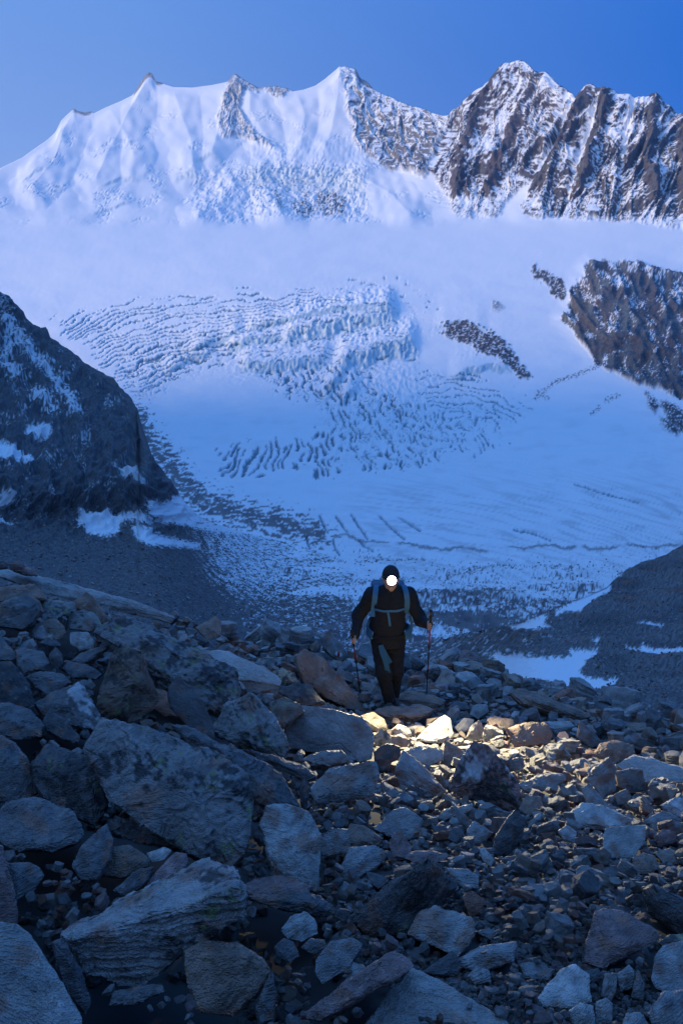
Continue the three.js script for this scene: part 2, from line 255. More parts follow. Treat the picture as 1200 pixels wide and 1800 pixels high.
function middleRelief(x, y, size) {       // central face: finer ribs, leaning the other way in the lower part
  const a = x + (y - 200) * -0.12 + n2a(x / 40, y / 40) * 10, b = y;
  return size * (12 * ridge2(a / 44, b / 110, 2) + 7 * ridge2(a / 17, b / 44, 3) + 3.4 * fbm2(a / 5, b / 8, 3));
}
const debrisEdge = straight([[-400, 960], [200, 948], [500, 952], [560, 962], [600, 945], [640, 950], [700, 960], [850, 968], [1000, 966], [1100, 962], [1300, 968]]);
const R4 = { right: 0, mid: 0, pyr: 0, small: 0, butt: 0, isl: 0 };
function rockMasks(x, y) {
  const wob = n2a(x / 9, y / 9) * 3 + n2b(x / 26, y / 26) * 4, fine = n2b(x / 3.6, y / 3.6) * 1.6;
  const m = (sd, soft = 3) => smooth(soft, -soft, sd + wob * 0.6 + fine);
  R4.right = y < 420 ? m(rockRight(x, y), 4) : 0;
  R4.mid = y < 330 && x > 580 && x < 810 ? m(rockMid(x, y), 6) : 0;
  R4.pyr = y < 280 && x < 530 ? Math.max(m(rockPyramid(x, y), 4), m(rockRidge(x, y), 2)) : 0;
  R4.small = y < 220 ? Math.max(smooth(2, -2, rockNeedle(x, y) + fine), smooth(2, -2, rockSummit(x, y) + fine), smooth(2, -2, rockPeakFar(x, y) + fine)) : 0;
  R4.butt = y > 440 && y < 900 && x > 960 ? m(buttressSD(x, y), 1.6) : 0;
  R4.isl = 0;
  if (y > 320 && y < 385 && x > 470 && x < 620) for (const z of rockSerac) R4.isl = Math.max(R4.isl, m(z(x, y), 5) * smooth(-0.25, 0.25, n2a(x / 6, y / 4)));
  if (y > 440 && y < 800 && x > 760) { R4.isl = Math.max(R4.isl, m(rockMiddle(x, y) + wob * 0.9 + n2a(x / 14, y / 7) * 3, 2), m(rockOutcrop(x, y) + wob * 0.5, 2), m(rockHole(x, y), 3) * 0.6); for (const z of rockFoot) R4.isl = Math.max(R4.isl, m(z(x, y), 5)); }
  return R4;
}
const far = terrain({
  xs: [...range(-400, -12, 14), ...range(-12, 1212, 1.75), ...range(1212, 1520, 14)],
  rows: 165 + 34 + 228 + 190,
  ys: (x) => { const s = Math.min(crest(x), 398), o = []; for (let i = 0; i < 165; i++) o.push(lerp(s, 400, i / 165)); for (const y of range(400, 500, 100 / 34)) o.push(y); for (const y of range(500, 860, 360 / 228)) o.push(y); for (let i = 0; i < 190; i++) o.push(lerp(860, 1300, i / 189)); return o; },
  dist: mainDist, back: 700,
  relief: (x, y, p) => {
    const m = rockMasks(x, y), top = smooth(0, 26, y - crest(x));
    let h = 0;
    if (y < 430) {
      const snowy = 7 * fbm2(x / 150, y / 110, 2) + 0.5 * fbm2(x / 34, y / 22, 2) + spurLift(x, y);
      const broken = smooth(0.12, 0.6, n2a(x / 90 + 5, y / 45)) * (1 - smooth(385, 400, y)) * smooth(18, 60, y - crest(x));
      h += (snowy + broken * (2.0 * fbm2(x / 34 + y / 40, y / 12 + 2, 3) - 2.6 * network(x, y, 19))) * top * smooth(410, 380, y);
      if (m.right > 0) h += m.right * (4 + rockRelief(x, y, 0.8)) * (0.35 + 0.65 * top) * (0.4 + 0.6 * smooth(2, -40, rockRight(x, y)));
      if (m.mid > 0) h += m.mid * (4 + middleRelief(x, y, 0.8)) * (0.3 + 0.7 * top);
      if (m.pyr > 0) h += m.pyr * (5 + middleRelief(x * 1.4, y, 0.55)) * (0.3 + 0.7 * top);
      if (x > 420 && x < 660 && y > 285) { const z = smooth(285, 300, y) * smooth(392, 370, y) * smooth(420, 450, x) * smooth(660, 630, x); h += z * (5 * fbm2(x / 22, y / 14, 3) - 5 * network(x, y, 16)); }
      if (x > 330 && x < 470 && y > 290) { const z = smooth(290, 310, y) * smooth(400, 380, y) * smooth(330, 350, x) * smooth(470, 440, x); h += z * (3 * fbm2(x / 24, y / 16 + 9, 2) - 3 * network(x, y, 15)); }
    }
    cliffAt(x, y, ca); h += ca[0];
    if (y > 380 && y < 1000) h += 1.1 * fbm2(x / 140, y / 44, 2) * smooth(380, 420, y) + 0.16 * fbm2(x / 20, y / 9, 2);
    if (y > 470 && y < 1000) { let c = 0; for (const f of crevasses) c = Math.max(c, f(x, y)); c = Math.max(c, brokenAt(x, y)); for (const [P, z] of cracks) if (z(x, y) < 11) c = Math.max(c, 9 * (1 - smooth(0.8, 2.2, lineDist(P, x, y) + n2a(x / 5, y / 5) * 0.7))); h -= 0.24 * c; }
    if (y > 640 && y < 840 && x > 540 && x < 800) { const z = smooth(640, 670, y) * smooth(840, 800, y) * smooth(545, 600, x) * smooth(800, 740, x); h += z * 1.8 * ridge2(x / 17 - y / 60, y / 30, 3); }
    if (y > 530 && y < 700 && x > 380 && x < 740) { const z = smooth(530, 560, y) * smooth(690, 650, y) * smooth(380, 420, x) * smooth(745, 715, x); h += z * 1.1 * ridge2(x / 26, y / 10, 3); }
    if (y > 760 && y < 980 && x > 560) h += smooth(760, 820, y) * smooth(980, 940, y) * 0.7 * ridge2((y - 0.18 * x - 0.0002 * (x - 800) ** 2) / 9, x / 200, 2);       // flow lines of the tongue
    if (m.butt > 0) h += m.butt * (7 * ridge2((x - y * 0.25) / 70, y / 90, 2) + 1.5 * ridge2((x + y * 0.35) / 40, y / 46, 4) + 0.5 * fbm2(x / 6, y / 7, 3));
    if (m.isl > 0) h += m.isl * (0.8 + 1.0 * ridge2(x / 30, y / 18, 3) + 0.25 * fbm2(x / 6, y / 6, 2));
    if (y > 930) { const d = smooth(940, 1010, y); h += d * (1.6 * ridge2(p[0] / 34, p[2] / 34, 3) + 0.35 * ridge2(p[0] / 7, p[2] / 7, 2)) + d * 3 * fbm2(p[0] / 110, p[2] / 70, 2); }
    return h;
  },
  paint: (x, y, p, n, h) => {
    const m = rockMasks(x, y);
    let c = SNOW, k = y < 402 ? (x < 782 ? 0 : 1) : y > debrisEdge(x) + 20 ? 3 : 2, rock = 0, tone = ROCK_GREY;
    const grain = n2b(x / 2.6, y / 2.6), patch = fbm2(x / 40, y / 40, 3);
    if (m.right > 0.02) {
      const [a, b] = ribField(x, y), streak = ridge2(a / 9, b / 38, 3) * 0.40 + ridge2(a / 30, b / 130, 2) * 0.45 + n2a(a / 3.2, b / 9) * 0.22, ledge = n2b(a / 6 + 3, b / 4.6) * 0.30 + n2a(a / 3, b / 2.4) * 0.12;
      const cover = 0.02 - 0.75 * ribLift(x, y) + streak * -0.9 + ledge + 0.9 * (n[1] - 0.42) + 0.42 * fbm2(x / 60 + 9, y / 60, 2) + 0.20 * smooth(300, 130, y) + grain * 0.20;
      rock = m.right * (1 - smooth(-0.10, 0.22, cover)); tone = mix3(ROCK_BROWN, ROCK_GREY, smooth(-0.2, 0.4, patch + (x - 1000) / 500));
      if (rock > 0.3 || m.right > 0.5) k = 1;
    }
    if (m.mid > 0.02) {
      const a = x - (y - 200) * 0.12 + n2a(x / 40, y / 40) * 10, cover = 0.16 - 0.75 * ridge2(a / 8, y / 22, 3) - 0.3 * ridge2(a / 26, y / 60, 2) + n2b(a / 4, y / 3) * 0.26 + 0.7 * (n[1] - 0.45) + grain * 0.12 + 0.25 * smooth(260, 150, y) - 0.25 * smooth(250, 300, y);
      const r = m.mid * (1 - smooth(-0.08, 0.22, cover)) * 0.9; if (r > rock) { rock = r; tone = mix3(ROCK_GREY, ROCK_BROWN, smooth(230, 290, y)); }
    }
    if (m.pyr > 0.02) { const cover = 0.05 - 0.6 * ridge2(x / 6, y / 16, 3) + grain * 0.25 + 0.2 * smooth(150, 230, y) + 0.5 * (n[1] - 0.5), r = m.pyr * (1 - smooth(-0.1, 0.4, cover)) * 0.72; if (r > rock) { rock = r; tone = ROCK_GREY; } }
    if (m.small > 0.02) { const r = m.small * (0.75 + 0.25 * grain); if (r > rock) { rock = r; tone = ROCK_GREY; } }
    if (m.butt > 0.02) {
      const cover = -0.42 + 0.75 * fbm2(x / 34 + 3, y / 52, 4) - 0.30 * ridge2((x + y * 0.35) / 15, y / 34, 3) + 0.45 * (n[1] - 0.45) + grain * 0.30 + 0.14 * n2a(x / 4, y / 4) + 0.10 * smooth(560, 480, y), r = m.butt * (1 - smooth(-0.05, 0.22, cover));
      rock = Math.max(rock, r); tone = mix3(mix3(ROCK_GREY, [0.13, 0.15, 0.165], smooth(-0.2, 0.5, n2a(x / 50, y / 60))), ROCK_BROWN, smooth(0.0, 0.5, patch + 0.25 * smooth(520, 465, y))); if (m.butt > 0.5) k = 4;
    }
    if (m.isl > 0.02) { const cover = -0.30 + 0.4 * n2a(x / 7, y / 4) + 0.35 * fbm2(x / 22, y / 12, 2) - 0.25 * ridge2(x / 14, y / 11, 2) + 0.4 * (n[1] - 0.5) + grain * 0.32, r = m.isl * (1 - smooth(-0.1, 0.25, cover)); if (r > rock) { rock = r; tone = mix3(ROCK_BROWN, ROCK_GREY, 0.5 + patch); } if (m.isl > 0.5 && y > 430) k = 5; }
    // bare ice in cliffs; cracks take ice colour darkened for the shade inside them
    let ice = 0, deep = 0;
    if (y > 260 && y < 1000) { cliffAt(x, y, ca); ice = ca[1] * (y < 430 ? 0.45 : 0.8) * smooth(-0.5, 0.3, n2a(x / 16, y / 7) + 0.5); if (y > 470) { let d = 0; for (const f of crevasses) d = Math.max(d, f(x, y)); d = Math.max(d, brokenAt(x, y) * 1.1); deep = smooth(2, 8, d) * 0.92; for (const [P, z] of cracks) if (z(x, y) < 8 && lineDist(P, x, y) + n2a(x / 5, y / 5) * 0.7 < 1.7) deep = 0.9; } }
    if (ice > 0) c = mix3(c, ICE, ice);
    if (deep > 0) c = mix3(c, SHADED_ICE, deep);
    // windblown, slightly dirty firn
    c = mix3(c, [0.66, 0.68, 0.71], 0.35 * smooth(0.0, 0.7, fbm2(x / 90, y / 24, 3)) * smooth(640, 760, y));
    for (const P of ribs) if (x > 930 && y > 630 && y < 740) { const d = lineDist(P, x, y) + n2a(x / 8, y / 5) * 3.2, w = 4.5; if (d < w) { const r = (1 - smooth(w * 0.4, w, d)) * smooth(-0.3, 0.3, n2b(x / 6, y / 4) + grain * 0.4) * 0.8; if (r > rock) { rock = r; tone = ROCK_GREY; } } }
    // dirt: bands along the tongue's edge, stones strewn over the lower ice
    let dirt = 0;
    if (y > 690) {
      const e = debrisEdge(x), wave = n2a(x / 70, 7.7) * 5 + n2b(x / 14, 2.2) * 1.4, d = y + wave - e;
      dirt = 0.8 * (1 - smooth(0.8, 3.6 + 1.4 * n2a(x / 30, 1), Math.abs(d + 2) + grain * 1.2)) * smooth(-0.7, -0.1, n2b(x / 60, 4.2)) * smooth(560, 620, x);
      const strewn = smooth(e - 6, e + 34, y) * (0.38 + 0.55 * smooth(1005, 1110, y) + 0.35 * fbm2(p[0] / 60, p[2] / 90, 3) - 0.30 * smooth(0.1, 0.5, n2b(p[0] / 130 + 2, p[2] / 60))), spots = n2a(p[0] / 2.2, p[2] / 4.2) * 0.36 + n2b(p[0] / 6, p[2] / 14) * 0.34 + n2b(x / 2.7, y / 2.3) * 0.34;
      dirt = Math.max(dirt, smooth(-0.18, 0.16, strewn * 1.5 - 0.86 + spots));
      const side = lineDist([[238, 735], [255, 765], [280, 800], [318, 848], [360, 884], [420, 902], [500, 922], [560, 940]], x, y);
      if (side < 46) dirt = Math.max(dirt, smooth(-0.05, 0.25, 0.75 - side / 40 + n2a(p[0] / 14, p[2] / 16) * 0.55 + n2b(p[0] / 4, p[2] / 4) * 0.4 - 0.25) * 0.95);
      dirt = Math.max(dirt, 0.28 * smooth(0.25, 0.8, ridge2((y - 0.18 * x - 0.0002 * (x - 800) ** 2) / 16, x / 260, 2)) * smooth(800, 900, y) * smooth(560, 700, x));
    }
    if (dirt > 0) c = mix3(c, mix3(SCREE, ROCK_BROWN, smooth(-0.3, 0.5, patch)), dirt);
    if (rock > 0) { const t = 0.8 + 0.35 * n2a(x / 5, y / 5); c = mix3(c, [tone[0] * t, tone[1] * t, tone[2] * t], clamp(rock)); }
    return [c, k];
  },
});
piece(far, 0, 'snow_mountain', snowMat, 'long snow covered mountain crest with small rocky summits', 'mountain');
piece(far, 1, 'rocky_mountain', rockFarMat, 'steep dark rock mountains dusted with snow above the glacier', 'mountain');
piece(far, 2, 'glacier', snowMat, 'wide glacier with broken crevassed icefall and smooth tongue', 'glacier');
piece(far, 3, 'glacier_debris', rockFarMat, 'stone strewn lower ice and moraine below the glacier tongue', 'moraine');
piece(far, 4, 'rock_buttress', rockFarMat, 'dark rock buttress with snowy ledges beside the glacier', 'cliff');
piece(far, 5, 'rock_outcrop', rockFarMat, 'bare dark rock outcrops showing through the glacier ice', 'rock outcrop');

// the dark ridge that comes down from the left in front of the glacier
const ridgeTop = straight([[-400, 250], [-200, 372], [-100, 440], [0, 512], [14, 520], [30, 534], [44, 556], [58, 571], [72, 577], [80, 575], [86, 590], [100, 602], [118, 613], [150, 638], [172, 652], [196, 664], [214, 682], [230, 702], [240, 718], [243, 742], [245, 760], [249, 774], [262, 796], [284, 826], [300, 846], [314, 866], [330, 890], [360, 914], [420, 934], [520, 958], [640, 1000]]);
const ridgeSnow = [[[[-60, 770], [0, 776], [20, 786], [48, 798], [66, 812], [40, 808], [14, 816], [-60, 815]], 1], [[[46, 756], [70, 750], [88, 756], [90, 770], [68, 774], [48, 772]], 0.9], [[[136, 902], [160, 900], [200, 906], [226, 900], [258, 912], [276, 916], [262, 924], [240, 920], [212, 924], [208, 940], [190, 946], [160, 940], [140, 922]], 1], [[[232, 930], [250, 928], [290, 944], [350, 956], [348, 964], [300, 962], [262, 958], [240, 948]], 1], [[[256, 882], [290, 884], [312, 870], [330, 862], [360, 888], [410, 896], [470, 922], [500, 940], [470, 946], [430, 938], [380, 934], [330, 926], [290, 922], [262, 910]], 1], [[[-60, 880], [0, 876], [20, 884], [10, 890], [-60, 890]], 1], [[[-60, 908], [2, 914], [20, 926], [0, 924], [-60, 918]], 0.9], [[[198, 830], [226, 830], [250, 852], [262, 868], [240, 862]], 0.7]].map(([P, s]) => [Z(P, 30), s]);
const ridgeChute = [[[10, 560], [30, 590], [56, 620], [84, 650], [104, 676], [124, 706], [134, 722]], [[60, 690], [80, 702], [92, 718]], [[20, 600], [8, 640], [30, 660]]];
const leftRidge = terrain({
  xs: [...range(-400, -12, 12), ...range(-12, 620, 2)], rows: 300, back: 120,
  ys: (x) => { const s = ridgeTop(x), o = []; for (let i = 0; i < 300; i++) o.push(lerp(s, 1150, i / 299)); return o; },
  dist: (x, y) => {
    const d = mainDist(x, y), foot = Math.exp(DL(y)), near = x < 250 ? lerp(560, 520, (x + 400) / 650) : 520;
    const along = smooth(-300, 330, x), own = lerp(lerp(720, 380, smooth(500, 900, y)), 250, smooth(880, 1150, y)) * lerp(0.82, 1.0, along);
    return lerp(Math.min(own, d), d - 2, smooth(250, 520, x));
  },
  relief: (x, y, p) => {
    const top = smooth(0, 20, y - ridgeTop(x)), low = smooth(880, 980, y);
    let h = (4.2 * ridge2((x + y * 0.5) / 80, y / 60, 2) + 1.1 * ridge2((x + y * 0.4) / 26, (y - x * 0.4) / 20, 3) + 0.3 * fbm2(x / 7, y / 6, 3)) * (1 - low) * (0.25 + 0.75 * top) * smooth(420, 260, x);
    const band = (y - 870 + n2a(x / 40, 2) * 8) ; if (x < 270) h += 3.5 * (1 - smooth(0, 26, band)) * smooth(-60, 0, band) * smooth(270, 240, x);          // low rock step at the foot
    h += low * (0.7 * ridge2(p[0] / 24, p[2] / 24, 3) + 0.18 * ridge2(p[0] / 5, p[2] / 5, 2));
    return h;
  },
  paint: (x, y, p, n) => {
    const grain = n2b(x / 2.4, y / 2.4), patch = fbm2(x / 50, y / 34, 3), low = smooth(870, 930, y);
    let c = mix3(mix3([0.12, 0.125, 0.13], ROCK_GREY, smooth(-0.3, 0.5, patch)), ROCK_BROWN, smooth(0.1, 0.55, fbm2(x / 34 + 8, y / 22, 3))), k = 0;
    c = mix3(c, RUST, 0.7 * smooth(0.55, 0.85, fbm2(x / 44 + 20, y / 15, 3)));
    c = mix3(c, mix3(SCREE, [0.12, 0.11, 0.11], smooth(-0.2, 0.4, n2a(p[0] / 3, p[2] / 3))), low);
    const t = 0.84 + 0.3 * n2a(x / 5, y / 3.2) + 0.3 * grain; c = c.map((v) => Math.max(0.02, v * t));
    let s = 0;
    for (const [z, a] of ridgeSnow) { const d = z(x, y); if (d < 20) s = Math.max(s, a * smooth(2.5, -2.5, d + n2a(x / 8, y / 4) * 4 + grain * 2.4)); }
    const solid = s;
    for (const P of ridgeChute) { const d = lineDist(P, x, y); if (d < 26) s = Math.max(s, smooth(0.05, 0.4, 0.7 - d / 20 + n2a(x / 7, y / 10) * 0.55 + grain * 0.4 - 0.15) * 0.8); }
    s = Math.max(s, 0.6 * smooth(0.52, 0.85, n2a(x / 6, y / 5) * 0.45 + grain * 0.4 + fbm2(x / 60, y / 60 + 4, 2) * 0.7 + 0.25 * smooth(120, 20, x) * smooth(700, 560, y)) * smooth(250, 180, x) * (1 - low));
    // towards the glacier the stones thin out over snow
    const away = smooth(300, 430, x + (y - 960) * -0.25), spots = n2a(p[0] / 2.0, p[2] / 4) * 0.35 + n2b(p[0] / 7, p[2] / 14) * 0.4 + grain * 0.4;
    s = Math.max(s, smooth(0.0, 0.3, away * 0.55 - 0.22 + spots * (0.3 + 0.7 * away) - 0.5 * smooth(1010, 1070, y)) * 0.9 * low);
    const lump = x > 340 && x < 450 && y < 925 && n2a(x / 14, y / 5) > 0.55; if (lump) s *= 0.15;
    c = mix3(c, SNOW, s);
    if (solid > 0.5) k = 1;
    return [c, k];
  },
});
piece(leftRidge, 0, 'rock_ridge', rockFarMat, 'dark rocky ridge running down to the glacier edge', 'ridge');
piece(leftRidge, 1, 'snow_field', snowMat, 'white snow patches lying at the foot of the dark ridge', 'snow');

// moraine hill in the hollow to the right, with old snow in its folds
const hillTop = straight([[600, 1150], [700, 1135], [800, 1118], [880, 1100], [930, 1086], [985, 1066], [1020, 1050], [1060, 1030], [1086, 1010], [1110, 998], [1150, 980], [1200, 962], [1400, 900]]);
const hillSnow = [[[858, 1144], [870, 1142], [884, 1148], [930, 1152], [990, 1151], [1002, 1148], [1000, 1139], [1050, 1138], [1046, 1146], [1030, 1156], [1028, 1166], [1018, 1176], [1030, 1187], [1060, 1190], [1084, 1190], [1080, 1204], [1060, 1210], [1020, 1214], [988, 1214], [976, 1200], [950, 1194], [910, 1196], [880, 1184], [872, 1166]], [[974, 1076], [996, 1062], [1020, 1046], [1046, 1030], [1062, 1012], [1076, 1000], [1094, 998], [1092, 1008], [1070, 1022], [1074, 1032], [1050, 1048], [1036, 1060], [1018, 1078], [994, 1074], [976, 1080]], [[884, 1094], [910, 1090], [940, 1084], [962, 1080], [956, 1092], [966, 1098], [930, 1104], [900, 1102]], [[1098, 1136], [1124, 1138], [1128, 1130], [1146, 1140], [1170, 1136], [1240, 1136], [1240, 1142], [1200, 1142], [1160, 1148], [1136, 1146]], [[1120, 1098], [1150, 1098], [1164, 1104], [1140, 1102]], [[1042, 1126], [1052, 1126], [1050, 1130], [1042, 1129]]].map((P) => Z(P, 30));
const hillCurve = curve([[900, 420], [962, 330], [1000, 300], [1060, 262], [1120, 225], [1200, 180], [1280, 145], [1360, 118]].map(([a, b]) => [a, Math.log(b)]));
const hill = terrain({
  xs: [...range(600, 1212, 2.2), ...range(1212, 1500, 10)], rows: 170, back: 60,
  ys: (x) => { const s = hillTop(x), o = []; for (let i = 0; i < 170; i++) o.push(lerp(s, 1360, i / 169)); return o; },
  dist: (x, y) => { const d = Math.exp(hillCurve(y)), m = mainDist(x, y); return lerp(m - 2, Math.min(d, m - 2), smooth(700, 960, x)); },
  relief: (x, y, p) => { const s = Math.max(...hillSnow.map((z) => smooth(4, -6, z(x, y)))); return (1 - s) * (1.0 * fbm2(p[0] / 26, p[2] / 26, 2) + 0.28 * fbm2(p[0] / 6, p[2] / 6, 3) + 0.12 * fbm2(p[0] / 1.6, p[2] / 1.6, 2)) - s * (0.5 - 0.16 * fbm2(p[0] / 3.5, p[2] / 3.5, 3)) + 0.9 * fbm2(p[0] / 60, p[2] / 60, 2); },
  paint: (x, y, p, n) => {
    const d = Math.min(...hillSnow.map((z) => z(x, y))), s = smooth(2, -2, d + n2a(x / 9, y / 4) * 3.2 + n2b(x / 2.6, y / 2.6) * 1.4);
    const patch = fbm2(p[0] / 24, p[2] / 24, 3), spots = n2a(p[0] / 1.6, p[2] / 1.6);
    let c = mix3(SCREE, [0.10, 0.095, 0.095], smooth(-0.2, 0.5, patch)); c = mix3(c, RUST, 0.8 * smooth(0.30, 0.65, fbm2(p[0] / 30 + 6, p[2] / 9, 3)));
    const t = 0.85 + 0.45 * spots + 0.3 * n2b(x / 2.4, y / 2.4); c = c.map((v) => v * t);
    const dust = smooth(0.2, 0.55, n2b(p[0] / 5, p[2] / 5) * 0.6 + spots * 0.4 - 0.25 + 0.3 * smooth(960, 760, x) * smooth(1210, 1130, y)) * smooth(1100, 900, x);
    c = mix3(c, SNOW, Math.max(s, dust * 0.8));
    return [c, s > 0.5 ? 1 : 0];
  },
});
piece(hill, 0, 'moraine_hill', rockFarMat, 'dark stony moraine hill in the hollow beyond the trail', 'moraine');
piece(hill, 1, 'snow_patch', snowMat, 'old snow patches lying in the folds of the moraine hill', 'snow');

// unseen mountainsides added beside and behind the viewpoint, shaped to keep the low glow off the hollow
{
  const A = 96, B = 30, P = [], C = [], I = [];
  for (let j = 0; j <= B; j++) for (let i = 0; i <= A; i++) {
    const a = lerp(34, 326, i / A) * Math.PI / 180, r = 40 * Math.pow(38, j / B), x = Math.sin(a) * r, z = -Math.cos(a) * r, back = smooth(-0.35, 0.5, -Math.cos(a)), side = Math.sin(a);
    const steep = lerp(lerp(0.12, 0.56, back), 0.52, smooth(-0.1, -0.7, side)), foot = lerp(-38, 3, back), open = j > B - 2 || i < 1 || i > A - 1;      // the outer foot and both ends come down to the valley floor
    const climb = lerp(Math.max(0, r - 30), Math.max(0, r - 250) * 1.35, 1 - back);
    const y = open ? -260 : foot + steep * Math.min(climb, 820) * (1 + 0.18 * fbm2(x / 300, z / 300, 3)) + 10 * ridge2(x / 120, z / 120, 3) * smooth(80, 500, r) - Math.max(0, r - 1000) * 0.25;
    P.push(x, y, z); const s = smooth(0.2, 0.5, fbm2(x / 90, z / 90, 3)); C.push(...mix3(SCREE, SNOW, s * 0.6));
  }
  for (let j = 0; j < B; j++) for (let i = 0; i < A; i++) { const a = j * (A + 1) + i, b = a + A + 1; I.push(a, a + 1, b, a + 1, b + 1, b); }
  const g = new THREE.BufferGeometry(); g.setAttribute('position', new THREE.Float32BufferAttribute(P, 3)); g.setAttribute('color', new THREE.Float32BufferAttribute(C, 3)); g.setIndex(I); g.computeVertexNormals();
  const m = new THREE.Mesh(g, rockFarMat); m.name = 'mountainside'; tag(m, 'unseen stony mountainside with snow around the viewpoint, added to shade the hollow', 'mountainside', null, 'structure'); put(m);
}
// ---------------------------------------------------------------- the boulder slope under and in front of the viewpoint
// surveyed heights of the slope (x, y as above, distance in metres), smoothed into one surface
const spots = [];
for (const [x, rows] of [[-120, [[960, 9.5], [1200, 5.2], [1500, 2.8], [1800, 1.7]]], [0, [[1012, 9.6], [1090, 7.6], [1200, 5.7], [1350, 4.1], [1500, 2.95], [1650, 2.25], [1800, 1.8]]], [300, [[1100, 11], [1200, 7.2], [1350, 4.7], [1500, 3.15], [1650, 2.4], [1800, 1.9]]], [480, [[1130, 15], [1200, 9.6], [1260, 7.4], [1350, 5.4], [1500, 3.5], [1650, 2.55], [1800, 1.98]]], [650, [[1172, 19], [1205, 14], [1247, 10.9], [1275, 10.0], [1300, 9.2], [1350, 7.5], [1400, 6.1], [1500, 4.1], [1650, 2.75], [1800, 2.05]]], [900, [[1203, 17], [1247, 11.9], [1300, 9.4], [1350, 7.8], [1400, 6.4], [1500, 4.3], [1650, 2.85], [1800, 2.1]]], [1200, [[1295, 12.5], [1350, 8.9], [1400, 6.9], [1500, 4.6], [1650, 3.0], [1800, 2.2]]], [1320, [[1320, 12], [1500, 4.7], [1800, 2.25]]]]) {
  for (const [y, d] of rows) spots.push(survey(x, y, d));
  const e = survey(x, rows[0][0], rows[0][1]); spots.push(new THREE.Vector3(e.x * 1.3, e.y - 2.7, e.z - 4.5), new THREE.Vector3(e.x * 1.8, e.y - 8, e.z - 12));
}
for (const [x, y, z] of [[0, 0.25, 0.6], [0, 0.9, 3], [-3, 1.3, 2], [3, 0.2, 2], [-5, 1.0, -2], [5, -0.9, -3], [0, 2.4, 8], [-6, 2.6, 6], [6, 0.8, 6], [8, -3.5, -9], [-8, 1.6, -6]]) spots.push(new THREE.Vector3(x, y, z));
const slope = (() => {                        // thin-plate surface through the spots
  const n = spots.length, m = n + 3, A = Array.from({ length: m }, () => new Float64Array(m + 1)), U = (d2) => d2 < 1e-9 ? 0 : 0.5 * d2 * Math.log(d2);
  for (let i = 0; i < n; i++) {
    for (let j = 0; j < n; j++) A[i][j] = U((spots[i].x - spots[j].x) ** 2 + (spots[i].z - spots[j].z) ** 2) + (i === j ? 0.4 : 0);
    A[i][n] = A[n][i] = 1; A[i][n + 1] = A[n + 1][i] = spots[i].x; A[i][n + 2] = A[n + 2][i] = spots[i].z; A[i][m] = spots[i].y;
  }
  for (let c = 0; c < m; c++) {
    let p = c; for (let r = c + 1; r < m; r++) if (Math.abs(A[r][c]) > Math.abs(A[p][c])) p = r;
    [A[c], A[p]] = [A[p], A[c]];
    for (let r = 0; r < m; r++) if (r !== c && A[r][c]) { const f = A[r][c] / A[c][c]; for (let k = c; k <= m; k++) A[r][k] -= f * A[c][k]; }
  }
  const w = A.map((r, i) => r[m] / r[i]);
  return (x, z) => {
    const zz = Math.max(z, -30), xx = clamp(x, -16, 16); let s = w[n] + w[n + 1] * xx + w[n + 2] * zz;
    for (let i = 0; i < n; i++) s += w[i] * U((xx - spots[i].x) ** 2 + (zz - spots[i].z) ** 2);
    return s - 0.75 * Math.max(0, -30 - z) - 0.25 * Math.max(0, Math.abs(x) - 16) * (x > 0 ? 1 : -0.4);
  };
})();
const ground = (x, z) => slope(x, z) + (z > -40 ? 0.05 * fbm2(x * 0.9, z * 0.9, 3) : 0);
// among the big blocks the bed of the slope lies deeper than the blocks' footing
const bed = (x, z) => ground(x, z) - 0.24 * smooth(0.03, -0.07, x / Math.max(0.5, -z)) * smooth(-0.8, -2, z) * smooth(-13, -9, z);
// where a line of sight meets the slope
function groundDist(x, y) {
  const p = new THREE.Vector3(); let d = 1.2, least = 1e9, at = d;
  for (; d < 24; d *= 1.03) { survey(x, y, d, p); const gap = p.y - ground(p.x, p.z); if (gap <= 0) { let a = d / 1.03, b = d; for (let i = 0; i < 5; i++) { const m = (a + b) / 2; survey(x, y, m, p); if (p.y <= ground(p.x, p.z)) b = m; else a = m; } return b; } if (gap / d < least) { least = gap / d; at = d; } }
  return at;                                   // sight passing just over the edge: the edge itself
}
{
  const xs = [...range(-60, -14, 3), ...range(-14, 14, 0.2), ...range(14, 62, 3)], zs = [...range(-150, -60, 9), ...range(-60, -26, 2), ...range(-26, 2, 0.2), ...range(2, 11, 1)].sort((a, b) => b - a);
  const P = [], C = [], I = [], nx = xs.length;
  for (const z of zs) for (const x of xs) { P.push(x, bed(x, z) - 0.015, z); const t = 0.8 + 0.35 * n2a(x * 3, z * 3); C.push(0.075 * t, 0.072 * t, 0.069 * t); }
  for (let j = 0; j < zs.length - 1; j++) for (let i = 0; i < nx - 1; i++) { const a = j * nx + i, b = a + nx; I.push(a, a + 1, b, a + 1, b + 1, b); }
  const g = new THREE.BufferGeometry(); g.setAttribute('position', new THREE.Float32BufferAttribute(P, 3)); g.setAttribute('color', new THREE.Float32BufferAttribute(C, 3)); g.setIndex(I); g.computeVertexNormals();
  const m = new THREE.Mesh(g, rockFarMat); m.name = 'slope_ground'; put(tag(m, 'gravelly ground of the boulder slope under the loose rocks', 'ground', null, 'structure'));
}
// ---------------------------------------------------------------- rocks
const taken = {};
const numbered = (n) => { const k = taken[n] = (taken[n] ?? -1) + 1; return k ? n + '_' + String(k).padStart(3, '0') : n; };
